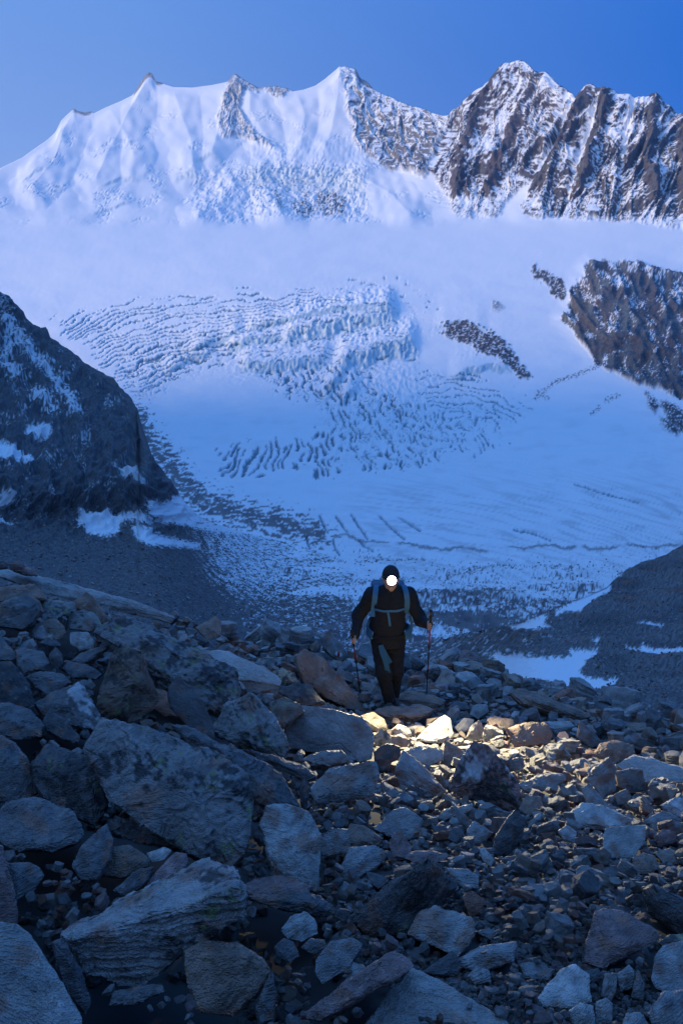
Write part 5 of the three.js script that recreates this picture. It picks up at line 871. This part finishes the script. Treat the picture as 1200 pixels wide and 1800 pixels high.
// ---------------------------------------------------------------- boulders strewn over the moraine in the hollow
{
  const r = rng(91), heap = new THREE.Group(); heap.name = 'moraine_boulders'; tag(heap, 'countless distant stones strewn over the moraine in the hollow', 'stones', null, 'stuff');
  const pick = (t, ok) => { const list = []; for (let k = 0; k < t.cls.length; k++) if (ok(t.cls[k], k, t)) list.push(k); return list; };
  const sets = [[hill, pick(hill, (c) => c === 0), 14000, 0.18, 0.9], [leftRidge, pick(leftRidge, (c, k, t) => c === 0 && t.P[k * 3 + 1] < -60), 6000, 0.4, 1.6], [far, pick(far, (c, k, t) => c === 3 && t.P[k * 3 + 2] > -640), 9000, 0.5, 1.8]];
  const shapes = stoneShapes.slice(0, 5), lists = shapes.map(() => []), e = new THREE.Euler(), q = new THREE.Quaternion();
  for (const [t, ids, n, small, large] of sets) for (let i = 0; i < n && ids.length; i++) {
    const k = ids[Math.floor(r() * ids.length)], s = small + (large - small) * Math.pow(r(), 4);
    lists[Math.floor(r() * 5)].push([new THREE.Vector3(t.P[k * 3] + (r() - 0.5), t.P[k * 3 + 1] + s * 0.08, t.P[k * 3 + 2] + (r() - 0.5) * 2), q.setFromEuler(e.set(r() * 0.8, r() * 6.28, r() * 0.8)).clone(), new THREE.Vector3(s, s * (1 + r() * 0.8), s), 0.5 + 0.7 * r(), r()]);
  }
  shapes.forEach((sh, i) => {
    const im = new THREE.InstancedMesh(stoneGeometry(sh, false), rockMats, lists[i].length), M4 = new THREE.Matrix4(), c = new THREE.Color(); im.name = numbered('distant_stones'); im.userData.kind = 'stuff';
    lists[i].forEach(([p, qq, s, t, w], j) => { im.setMatrixAt(j, M4.compose(p, qq, s)); const b = w < 0.2 ? TONES.v : w < 0.35 ? TONES.b : TONES.g; im.setColorAt(j, c.setRGB(b[0] * t * 1.15, b[1] * t * 1.15, b[2] * t * 1.15)); });
    heap.add(im);
  });
  put(heap);
}
// ---------------------------------------------------------------- the walker
// closed surface of a distance field, sampled on a grid of `cells` a side over a cube round `centre`
function surface(field, centre, half, cells) {
  const mc = new MarchingCubes(cells, new THREE.MeshStandardMaterial(), false, false, 400000), h = cells / 2, s = cells;
  mc.isolation = 0;
  for (let k = 0; k < s; k++) for (let j = 0; j < s; j++) for (let i = 0; i < s; i++) mc.field[i + j * s + k * s * s] = -field(centre[0] + (i - h) / h * half, centre[1] + (j - h) / h * half, centre[2] + (k - h) / h * half);
  mc.update();
  const n = mc.count, P = new Float32Array(n * 3);
  for (let i = 0; i < n; i++) for (let c = 0; c < 3; c++) P[i * 3 + c] = centre[c] + mc.positionArray[i * 3 + c] * half;
  let g = new THREE.BufferGeometry(); g.setAttribute('position', new THREE.BufferAttribute(P, 3)); g = mergeVertices(g, 1e-5); g.computeVertexNormals();
  return g;
}
const cone = (x, y, z, a, b, ra, rb, flat = 1) => { const bx = b[0] - a[0], by = b[1] - a[1], bz = (b[2] - a[2]) * flat, px = x - a[0], py = y - a[1], pz = (z - a[2]) * flat, t = clamp((px * bx + py * by + pz * bz) / (bx * bx + by * by + bz * bz || 1)); return Math.hypot(px - bx * t, py - by * t, pz - bz * t) - lerp(ra, rb, t); };
const smin = (a, b, k) => { const h = Math.max(k - Math.abs(a - b), 0) / k; return Math.min(a, b) - h * h * k * 0.25; };
const blend = (k, ...d) => d.reduce((a, b) => smin(a, b, k));
const cloth = (c, rough = 0.85) => new THREE.MeshStandardMaterial({ color: new THREE.Color().setRGB(...c), roughness: rough });
const M = {
  skin: cloth([0.48, 0.29, 0.22], 0.55), jacket: cloth([0.010, 0.010, 0.012], 0.9), trousers: cloth([0.009, 0.010, 0.013], 0.95), beanie: cloth([0.025, 0.026, 0.03], 0.95), boot: cloth([0.06, 0.055, 0.05], 0.8), sole: cloth([0.02, 0.02, 0.02], 0.9),
  pack: cloth([0.03, 0.10, 0.17], 0.75), strap: cloth([0.05, 0.17, 0.29], 0.8), webbing: cloth([0.02, 0.10, 0.17], 0.85), buckle: cloth([0.02, 0.02, 0.02], 0.4), grip: cloth([0.02, 0.02, 0.022], 0.9), red: new THREE.MeshStandardMaterial({ color: new THREE.Color().setRGB(0.30, 0.02, 0.018), roughness: 0.35, metalness: 0.2 }), shaft: new THREE.MeshStandardMaterial({ color: new THREE.Color().setRGB(0.03, 0.03, 0.035), roughness: 0.35, metalness: 0.4 }), steel: new THREE.MeshStandardMaterial({ color: new THREE.Color().setRGB(0.55, 0.55, 0.55), roughness: 0.35, metalness: 1 }), white: cloth([0.7, 0.7, 0.7], 0.7), eye: cloth([0.03, 0.025, 0.02], 0.2),
};
const FEET = survey(684, 1243, 10.8);
FEET.y = survey(684, 1243, 10.8).y;
const part = (name, g, mat, parent) => { const m = new THREE.Mesh(g, mat); m.name = name; parent.add(m); return m; };
const tube = (pts, r, seg = 24, rad = 8) => new THREE.TubeGeometry(new THREE.CatmullRomCurve3(pts.map((p) => new THREE.Vector3(...p))), seg, r, rad, false);
// a flat strap along a path: width across, thickness
function strapGeometry(pts, width, thick, side, seg = 24) {
  const c = new THREE.CatmullRomCurve3(pts.map((p) => new THREE.Vector3(...p))), P = [], I = [], s0 = new THREE.Vector3(...side).normalize(), n = new THREE.Vector3(), t = new THREE.Vector3(), s = new THREE.Vector3();
  for (let i = 0; i <= seg; i++) { const p = c.getPoint(i / seg); c.getTangent(i / seg, t); s.copy(s0).addScaledVector(t, -s0.dot(t)).normalize(); n.crossVectors(t, s).normalize(); for (const [a, b] of [[-1, -1], [1, -1], [1, 1], [-1, 1]]) P.push(p.x + s.x * a * width / 2 + n.x * b * thick / 2, p.y + s.y * a * width / 2 + n.y * b * thick / 2, p.z + s.z * a * width / 2 + n.z * b * thick / 2); }
  for (let i = 0; i < seg; i++) for (let k = 0; k < 4; k++) { const a = i * 4 + k, b = i * 4 + (k + 1) % 4; I.push(a, a + 4, b, b, a + 4, b + 4); }
  I.push(0, 1, 2, 0, 2, 3, seg * 4, seg * 4 + 2, seg * 4 + 1, seg * 4, seg * 4 + 3, seg * 4 + 2);
  const g = new THREE.BufferGeometry(); g.setAttribute('position', new THREE.Float32BufferAttribute(P, 3)); g.setIndex(I); return toCreasedNormals(g, 0.6);
}
{
  // joints in metres from a point on the ground between the feet: x to the picture's right, y up, z towards the viewpoint. "A" is the arm on the picture's left
  const J = { hip: [-0.035, 0.93, 0], waist: [-0.03, 1.10, 0.03], chest: [-0.015, 1.33, 0.06], neck: [0, 1.50, 0.09], shA: [-0.215, 1.43, 0.05], elA: [-0.385, 1.18, 0.02], wrA: [-0.425, 0.985, 0.22], shB: [0.205, 1.43, 0.05], elB: [0.365, 1.135, 0.08], wrB: [0.43, 1.15, 0.33], hiA: [-0.125, 0.90, 0.0], knA: [-0.085, 0.50, 0.16], anA: [0.0, 0.13, 0.10], hiB: [0.075, 0.90, 0], knB: [0.075, 0.48, 0.05], anB: [0.055, 0.11, -0.12] };
  const person = new THREE.Group(); person.name = 'person'; person.position.copy(FEET);
  tag(person, 'walker in black jacket and trousers climbing towards the camera with two poles', 'person');
  const HEAD = [-0.005, 1.645, 0.12];
  const headField = (x, y, z) => {          // head bowed a little, with brow, nose, lips, chin and ears
    const c = Math.cos(0.22), s = Math.sin(0.22), HS = 1.1, lx = (x - HEAD[0]) / HS, ly = ((y - HEAD[1]) * c + (z - HEAD[2]) * s) / HS, lz = ((z - HEAD[2]) * c - (y - HEAD[1]) * s) / HS;
    const e = (cx, cy, cz, a, b, d) => { const k = Math.hypot((lx - cx) / a, (ly - cy) / b, (lz - cz) / d); return (k - 1) * Math.min(a, b, d); };
    let d = smin(e(0, 0.025, -0.01, 0.078, 0.10, 0.098), e(0, -0.055, 0.022, 0.058, 0.072, 0.068), 0.05);
    d = blend(0.02, d, cone(lx, ly, lz, [0, 0.005, 0.092], [0, -0.03, 0.112], 0.010, 0.015), cone(lx, ly, lz, [-0.03, 0.022, 0.082], [0.03, 0.022, 0.082], 0.012, 0.012), e(0, -0.10, 0.066, 0.022, 0.016, 0.016));
    d = blend(0.008, d, cone(lx, ly, lz, [-0.018, -0.062, 0.086], [0.018, -0.062, 0.086], 0.007, 0.007));
    d = blend(0.012, d, e(-0.082, -0.01, -0.012, 0.011, 0.032, 0.02), e(0.082, -0.01, -0.012, 0.011, 0.032, 0.02));
    for (const q of [-0.031, 0.031]) d = Math.max(d, -(Math.hypot(lx - q, ly - 0.002, lz - 0.098) - 0.015));
    return d;
  };
  const limb = (x, y, z) => {
    const t = blend(0.06, cone(x, y, z, J.hip, J.waist, 0.145, 0.14, 1.35), cone(x, y, z, J.waist, J.chest, 0.14, 0.165, 1.35), cone(x, y, z, J.shA, J.shB, 0.075, 0.075));
    const arms = Math.min(blend(0.03, cone(x, y, z, J.shA, J.elA, 0.056, 0.043), cone(x, y, z, J.elA, J.wrA, 0.043, 0.029)), blend(0.03, cone(x, y, z, J.shB, J.elB, 0.056, 0.043), cone(x, y, z, J.elB, J.wrB, 0.043, 0.029)));
    const legs = Math.min(blend(0.03, cone(x, y, z, J.hiA, J.knA, 0.088, 0.058), cone(x, y, z, J.knA, J.anA, 0.056, 0.038)), blend(0.03, cone(x, y, z, J.hiB, J.knB, 0.088, 0.058), cone(x, y, z, J.knB, J.anB, 0.056, 0.038)));
    const feet = Math.min(cone(x, y, z, J.anA, [J.anA[0] - 0.015, 0.05, J.anA[2] + 0.12], 0.04, 0.03), cone(x, y, z, J.anB, [J.anB[0] + 0.015, 0.04, J.anB[2] + 0.12], 0.04, 0.03));
    return blend(0.05, t, arms, legs, cone(x, y, z, J.neck, [0, 1.60, 0.11], 0.062, 0.056), feet);
  };
  // a fist closed round a pole: palm, four curled fingers of different lengths, thumb across them. w: wrist, g: centre of the grip, a: direction of the pole
  const fist = (w, g, a, side) => {
    const up = new THREE.Vector3(...a).normalize(), G = new THREE.Vector3(...g), out = new THREE.Vector3(...w).sub(G); out.addScaledVector(up, -out.dot(up)).normalize(); const across = new THREE.Vector3().crossVectors(up, out).multiplyScalar(side), at = (u, o, c) => [G.x + up.x * u + out.x * o + across.x * c, G.y + up.y * u + out.y * o + across.y * c, G.z + up.z * u + out.z * o + across.z * c];
    const bones = [];
    const ring = (u, ang, r) => at(u, Math.cos(ang) * r, Math.sin(ang) * r);
    [[0.031, 2.5, 0.0098], [0.010, 2.9, 0.0102], [-0.011, 2.75, 0.0097], [-0.031, 2.3, 0.0088]].forEach(([u, reach, r]) => { const R = 0.027; for (let k = 0; k < 3; k++) bones.push([ring(u, 0.5 + reach * k / 3, R), ring(u, 0.5 + reach * (k + 1) / 3, R), r - 0.0006 * k, r - 0.0006 * (k + 1)]); });
    bones.push([at(0.022, 0.03, -0.004), at(0.046, 0.012, -0.026), 0.0125, 0.0105], [at(0.046, 0.012, -0.026), at(0.044, -0.018, -0.024), 0.0105, 0.0092]);
    const palm = (x, y, z) => blend(0.02, cone(x, y, z, at(0.028, 0.03, 0.010), at(-0.03, 0.03, 0.010), 0.0165, 0.0155), cone(x, y, z, at(0.02, 0.036, 0), w, 0.017, 0.024), cone(x, y, z, at(-0.02, 0.036, 0), w, 0.016, 0.024));
    return (x, y, z) => { let f = 1; for (const [p, q, r1, r2] of bones) f = Math.min(f, cone(x, y, z, p, q, r1, r2)); return smin(palm(x, y, z), f, 0.006); };
  };
  const gA = [-0.452, 0.955, 0.295], gB = [0.445, 1.165, 0.405], dirA = [-0.10, 1, 0.32], dirB = [0.0, 1, 0.16];
  const handA = fist(J.wrA, gA, dirA, -1), handB = fist(J.wrB, gB, dirB, 1);
  const bodyG = mergeGeometries([surface(limb, [0, 0.86, 0.05], 0.92, 110), surface(headField, HEAD, 0.18, 80), surface(handA, gA, 0.10, 60), surface(handB, gB, 0.10, 60)]);
  const body = part('body', bodyG, M.skin, person);
  { const c = Math.cos(0.22), s = Math.sin(0.22); for (const q of [-0.031, 0.031]) { const ly = 0.002, lz = 0.083; const e = part('eye', new THREE.SphereGeometry(0.0105, 14, 10), M.eye, person); e.position.set(HEAD[0] + q * 1.1, HEAD[1] + 1.1 * (ly * c - lz * s), HEAD[2] + 1.1 * (lz * c + ly * s)); } }
  // clothes
  const folds = (x, y, z) => 0.006 * n3(x * 9, y * 14, z * 9) + 0.003 * n3(x * 24, y * 30, z * 24);
  const jacketField = (x, y, z) => {
    const t = blend(0.08, cone(x, y, z, [-0.03, 0.86, 0.02], J.waist, 0.205, 0.19, 1.25), cone(x, y, z, J.waist, J.chest, 0.19, 0.20, 1.25), cone(x, y, z, J.shA, J.shB, 0.10, 0.10, 1.1), cone(x, y, z, [0, 1.46, 0.07], [0, 1.545, 0.10], 0.10, 0.085));
    const arms = Math.min(blend(0.05, cone(x, y, z, J.shA, J.elA, 0.092, 0.074), cone(x, y, z, J.elA, J.wrA, 0.072, 0.05)), blend(0.05, cone(x, y, z, J.shB, J.elB, 0.092, 0.074), cone(x, y, z, J.elB, J.wrB, 0.072, 0.05)));
    let d = smin(t, arms, 0.06) + folds(x, y, z);
    d = Math.max(d, 0.80 - y + 0.01 * n3(x * 7, 1, z * 7));
    return d;
  };
  const jacket = part('jacket', surface(jacketField, [0, 1.2, 0.1], 0.58, 96), M.jacket, person);
  part('zip', tube([[-0.015, 1.50, 0.205], [-0.012, 1.35, 0.222], [-0.02, 1.15, 0.198], [-0.03, 0.92, 0.19]], 0.003, 20, 5), M.jacket, jacket);
  const trouserField = (x, y, z) => {
    const legs = Math.min(blend(0.05, cone(x, y, z, J.hiA, J.knA, 0.118, 0.088), cone(x, y, z, J.knA, [J.anA[0], 0.12, J.anA[2]], 0.088, 0.072)), blend(0.05, cone(x, y, z, J.hiB, J.knB, 0.118, 0.088), cone(x, y, z, J.knB, [J.anB[0], 0.10, J.anB[2]], 0.088, 0.072)));
    let d = blend(0.05, legs, cone(x, y, z, [-0.03, 0.93, 0], [-0.03, 1.02, 0.01], 0.165, 0.16, 1.3)) + folds(x + 5, y, z);
    return Math.max(d, 0.085 - y, y - 1.05);
  };
  part('trousers', surface(trouserField, [0, 0.56, 0.02], 0.56, 92), M.trousers, person);
  for (const [an, toe] of [[J.anA, -0.02], [J.anB, 0.02]]) {
    const f = (x, y, z) => Math.max(blend(0.03, cone(x, y, z, [an[0], an[1] + 0.06, an[2] - 0.01], [an[0], an[1] - 0.03, an[2] - 0.02], 0.058, 0.05), cone(x, y, z, [an[0], an[1] - 0.045, an[2] - 0.03], [an[0] + toe, an[1] - 0.06, an[2] + 0.16], 0.048, 0.043)), an[1] - 0.105 - y);
    const b = part('boot', surface(f, [an[0], an[1] - 0.02, an[2] + 0.05], 0.2, 48), M.boot, person);
    const so = (x, y, z) => Math.max(cone(x, y, z, [an[0], an[1] - 0.075, an[2] - 0.04], [an[0] + toe, an[1] - 0.075, an[2] + 0.165], 0.05, 0.047), y - (an[1] - 0.088), an[1] - 0.118 - y);
    part('sole', surface(so, [an[0], an[1] - 0.08, an[2] + 0.05], 0.2, 48), M.sole, b);
  }
  const beanieField = (x, y, z) => { const c = Math.cos(0.22), s = Math.sin(0.22), HS = 1.1, lx = (x - HEAD[0]) / HS, ly = ((y - HEAD[1]) * c + (z - HEAD[2]) * s) / HS, lz = ((z - HEAD[2]) * c - (y - HEAD[1]) * s) / HS, k = Math.hypot(lx / 0.093, (ly - 0.045) / 0.112, (lz + 0.012) / 0.112); return Math.max((k - 1) * 0.093 + 0.002 * n3(x * 30, y * 30, z * 30), 0.03 - ly - Math.max(0, -lz) * 0.35); };
  part('beanie', surface(beanieField, [HEAD[0], HEAD[1] + 0.06, HEAD[2]], 0.18, 64), M.beanie, person);
  put(person);

  // headlamp: band, housing, lens and the light just in front of it
  const lamp = new THREE.Group(); lamp.name = 'headlamp'; lamp.position.copy(FEET); tag(lamp, 'glaring white headlamp on the walker’s forehead', 'headlamp');
  const LP = [HEAD[0] + 0.004, HEAD[1] + 0.022, HEAD[2] + 0.138], aim = survey(812, 1322, 8.4).sub(FEET).sub(new THREE.Vector3(...LP)).normalize();
  const face = new THREE.Vector3(0.06, 0.10, 1).normalize(), turn = new THREE.Quaternion().setFromUnitVectors(new THREE.Vector3(0, 1, 0), face);
  const band = part('band', new THREE.TorusGeometry(0.108, 0.011, 8, 40), M.buckle, lamp); band.scale.set(0.95, 1.08, 1.1); band.rotation.set(Math.PI / 2 - 0.1, 0, 0); band.position.set(HEAD[0], HEAD[1] + 0.035, HEAD[2] + 0.0);
  const housing = part('housing', new THREE.LatheGeometry([[0, -0.034], [0.040, -0.030], [0.056, -0.010], [0.060, 0.006], [0.058, 0.010], [0.055, 0.004], [0, 0.002]].map((p) => new THREE.Vector2(...p)), 32), M.buckle, lamp); housing.position.set(...LP); housing.quaternion.copy(turn);
  const lensMat = new THREE.MeshStandardMaterial({ color: 0xffffff, emissive: new THREE.Color(1.0, 0.97, 0.86), emissiveIntensity: 30 });
  const lens = part('lamp_lens', new THREE.LatheGeometry([[0, 0.020], [0.02, 0.018], [0.04, 0.012], [0.054, 0.004], [0.054, 0.002], [0, 0.002]].map((p) => new THREE.Vector2(...p)), 32), lensMat, lamp); lens.position.set(...LP); lens.quaternion.copy(turn);
  put(lamp); lens.castShadow = false;
  const beam = new THREE.SpotLight(new THREE.Color(1.0, 0.85, 0.53), 180, 0, THREE.MathUtils.degToRad(43), 1.0, 2);
  beam.position.copy(FEET).add(new THREE.Vector3(...LP)).addScaledVector(face, 0.03).addScaledVector(aim, 0.03); beam.target.position.copy(beam.position).add(aim); beam.castShadow = true; beam.shadow.radius = 1.5; beam.shadow.mapSize.set(2048, 2048); scene.add(beam, beam.target);

  // rucksack with its straps
  const pack = new THREE.Group(); pack.name = 'backpack'; pack.position.copy(FEET); tag(pack, 'blue rucksack with pale blue straps worn by the walker', 'backpack');
  const packField = (x, y, z) => { const q = [Math.abs(x + 0.02) - 0.155, Math.abs(y - 1.22) - 0.27, Math.abs(z + 0.20) - 0.09]; return Math.hypot(Math.max(q[0], 0), Math.max(q[1], 0), Math.max(q[2], 0)) + Math.min(0, Math.max(...q)) - 0.05 + 0.006 * n3(x * 8, y * 8, z * 8); };
  part('pack_bag', surface(packField, [-0.02, 1.22, -0.2], 0.4, 60), M.pack, pack);
  const front = (x, y) => { let z = 0.5; for (; z > -0.1; z -= 0.002) if (jacketField(x, y, z) < 0) break; return z; };
  const over = (pts, width, thick, lift = 0.012, side = [1, 0, 0]) => strapGeometry(pts.map(([x, y]) => [x, y, front(x, y) + lift]), width, thick, side);
  part('shoulder_strap', strapGeometry([[-0.15, 1.44, -0.10], [-0.165, 1.55, 0.02], [-0.185, 1.50, front(-0.185, 1.48) + 0.01], [-0.195, 1.40, front(-0.195, 1.40) + 0.012], [-0.205, 1.30, front(-0.205, 1.30) + 0.012], [-0.215, 1.19, front(-0.205, 1.19) + 0.008]], 0.062, 0.014, [1, 0, 0.2]), M.strap, pack);
  part('shoulder_strap', strapGeometry([[0.13, 1.44, -0.10], [0.15, 1.55, 0.02], [0.175, 1.50, front(0.175, 1.48) + 0.01], [0.19, 1.40, front(0.19, 1.40) + 0.012], [0.19, 1.30, front(0.19, 1.30) + 0.012], [0.19, 1.21, front(0.185, 1.21) + 0.008]], 0.062, 0.014, [1, 0, -0.2]), M.strap, pack);
  part('chest_strap', over([[-0.20, 1.285], [-0.14, 1.285], [-0.08, 1.283], [-0.02, 1.285], [0.06, 1.283], [0.12, 1.29], [0.18, 1.30]], 0.024, 0.007, 0.014, [0, 1, 0]), M.strap, pack);
  part('hanging_strap', over([[-0.04, 1.27], [-0.028, 1.22], [-0.02, 1.16], [-0.012, 1.10]], 0.026, 0.006, 0.02), M.strap, pack);
  for (const s of [-1, 1]) part('hip_belt', strapGeometry([[-0.02 + s * 0.20, 1.0, -0.14], [-0.02 + s * 0.255, 0.99, -0.04], [-0.02 + s * 0.245, 0.975, 0.06], [-0.02 + s * 0.20, 0.955, 0.135]], 0.10, 0.022, [0, 1, 0]), M.strap, pack);
  part('waist_strap', strapGeometry([[-0.22, 0.955, 0.13], [-0.14, 0.945, front(-0.14, 0.945) + 0.012], [-0.03, 0.94, front(-0.03, 0.94) + 0.014], [0.08, 0.945, front(0.08, 0.945) + 0.012], [0.18, 0.955, 0.13]], 0.022, 0.006, [0, 1, 0]), M.jacket, pack);
  part('belt_strap_end', strapGeometry([[0.235, 1.16, -0.02], [0.262, 1.06, 0.0], [0.25, 0.95, 0.01], [0.245, 0.84, 0.0]], 0.03, 0.006, [1, 0, 0]), M.strap, pack);
  part('belt_strap_end', strapGeometry([[-0.24, 1.14, -0.02], [-0.265, 1.05, 0.0], [-0.25, 0.97, 0.01]], 0.03, 0.006, [1, 0, 0]), M.strap, pack);
  // loose webbing swinging between the legs
  part('loose_webbing', strapGeometry([[-0.12, 0.86, 0.20], [-0.10, 0.77, 0.22], [-0.06, 0.66, 0.245], [-0.035, 0.52, 0.23]], 0.06, 0.006, [1, 0.1, 0]), M.webbing, pack);
  part('loose_webbing', strapGeometry([[-0.11, 0.84, 0.20], [-0.06, 0.74, 0.215], [0.0, 0.645, 0.22]], 0.05, 0.006, [1, 0.2, 0]), M.webbing, pack);
  put(pack);

  // two trekking poles
  const pole = (name, label, grip, top, tip) => {
    const g = new THREE.Group(); g.name = numbered(name); const A = new THREE.Vector3(...grip).add(FEET), T = tip; g.position.copy(T); tag(g, label, 'trekking pole');
    const d = A.clone().sub(T), len = d.length(); g.quaternion.setFromUnitVectors(new THREE.Vector3(0, 1, 0), d.clone().normalize());
    const lathe = (pts) => new THREE.LatheGeometry(pts.map((p) => new THREE.Vector2(...p)), 14);
    const L = len + top;
    part('grip', lathe([[0, L], [0.016, L - 0.002], [0.021, L - 0.015], [0.017, L - 0.03], [0.0145, L - 0.06], [0.016, L - 0.08], [0.0145, L - 0.10], [0.016, L - 0.125], [0.0165, L - 0.16], [0.0145, L - 0.26], [0.010, L - 0.265]]), M.grip, g);
    part('upper_shaft', lathe([[0.009, L - 0.26], [0.009, L - 0.50]]), M.red, g);
    part('clamp', lathe([[0.009, L - 0.49], [0.016, L - 0.495], [0.016, L - 0.54], [0.008, L - 0.545]]), M.buckle, g);
    part('middle_shaft', lathe([[0.0078, L - 0.54], [0.0078, L - 0.86]]), M.shaft, g);
    part('red_sleeve', lathe([[0.0084, L - 0.80], [0.0084, L - 0.86]]), M.red, g);
    part('clamp', lathe([[0.008, L - 0.86], [0.014, L - 0.865], [0.014, L - 0.90], [0.007, L - 0.905]]), M.buckle, g);
    part('lower_shaft', lathe([[0.0068, L - 0.90], [0.0064, 0.05]]), M.shaft, g);
    part('basket', lathe([[0.006, 0.075], [0.02, 0.07], [0.024, 0.064], [0.02, 0.062], [0.006, 0.06]]), M.buckle, g);
    part('tip', lathe([[0.0055, 0.06], [0.004, 0.02], [0.0015, 0.0]]), M.steel, g);
    const st = part('wrist_strap', new THREE.TorusGeometry(0.055, 0.005, 6, 24), M.grip, g); st.scale.set(0.7, 1, 1); st.position.set(0.0, L - 0.06, 0.03); st.rotation.set(0.4, 0.7, 0);
    return put(g);
  };
  pole('trekking_pole', 'slanting red and black trekking pole held low beside the painted rock', gA, 0.16, survey(634, 1227, 10.95));
  pole('trekking_pole', 'upright red and black trekking pole planted beside the dark step slab', gB, 0.22, survey(749, 1224, 10.75));
}
// painted trail mark: a red bar between two white fields, brushed onto the rock
{
  const host = rocks.find((r) => r.short === 'painted rock').mesh; host.updateMatrixWorld(true);
  const ray = new THREE.Raycaster(), c = survey(595, 1150, 20), P = { white: [], red: [] }, W = 18, H = 9, grid = [];
  const d = c.clone().sub(EYE).normalize(), right = new THREE.Vector3(1, -0.35, 0).normalize(), up = new THREE.Vector3().crossVectors(right, d).normalize().multiplyScalar(1);
  const mk = (name, mat, inside, lift) => {
    const pos = [], idx = [], ids = new Map();
    const vertex = (i, j) => { const k = i * 100 + j; if (!ids.has(k)) { const x = (i / W - 0.5) * 0.115, y = (j / H - 0.5) * 0.07, from = survey(595, 1150, 4).addScaledVector(right, x).addScaledVector(up, y); ray.set(from, d); const h = ray.intersectObject(host)[0]; const p = h ? h.point.addScaledVector(d, -lift) : null; ids.set(k, p ? pos.push(p.x - host.position.x, p.y - host.position.y, p.z - host.position.z) / 3 - 1 : -1); } return ids.get(k); };
    for (let i = 0; i < W; i++) for (let j = 0; j < H; j++) { if (!inside((i + 0.5) / W, (j + 0.5) / H)) continue; const a = vertex(i, j), b = vertex(i + 1, j), e = vertex(i + 1, j + 1), f = vertex(i, j + 1); if (a < 0 || b < 0 || e < 0 || f < 0) continue; idx.push(a, b, e, a, e, f); }
    if (!idx.length) { console.log('trail mark missed'); return; }
    const g = new THREE.BufferGeometry(); g.setAttribute('position', new THREE.Float32BufferAttribute(pos, 3)); g.setIndex(idx); g.computeVertexNormals();
    const m = new THREE.Mesh(g, mat); m.name = name; m.castShadow = m.receiveShadow = true; host.add(m);
  };
  const oval = (u, v) => ((u - 0.5) / 0.5) ** 2 + ((v - 0.5) / 0.5) ** 4 < 1 + 0.1 * n2a(u * 9, v * 9);
  mk('white_paint', new THREE.MeshStandardMaterial({ color: new THREE.Color().setRGB(0.75, 0.75, 0.74), roughness: 0.8, side: THREE.DoubleSide }), oval, 0.005);
  mk('red_paint', new THREE.MeshStandardMaterial({ color: new THREE.Color().setRGB(0.52, 0.03, 0.03), roughness: 0.8, side: THREE.DoubleSide }), (u, v) => oval(u, v) && Math.abs(u - 0.5 + (v - 0.5) * 0.18) < 0.17, 0.009);
}
renderer.render(scene, camera);
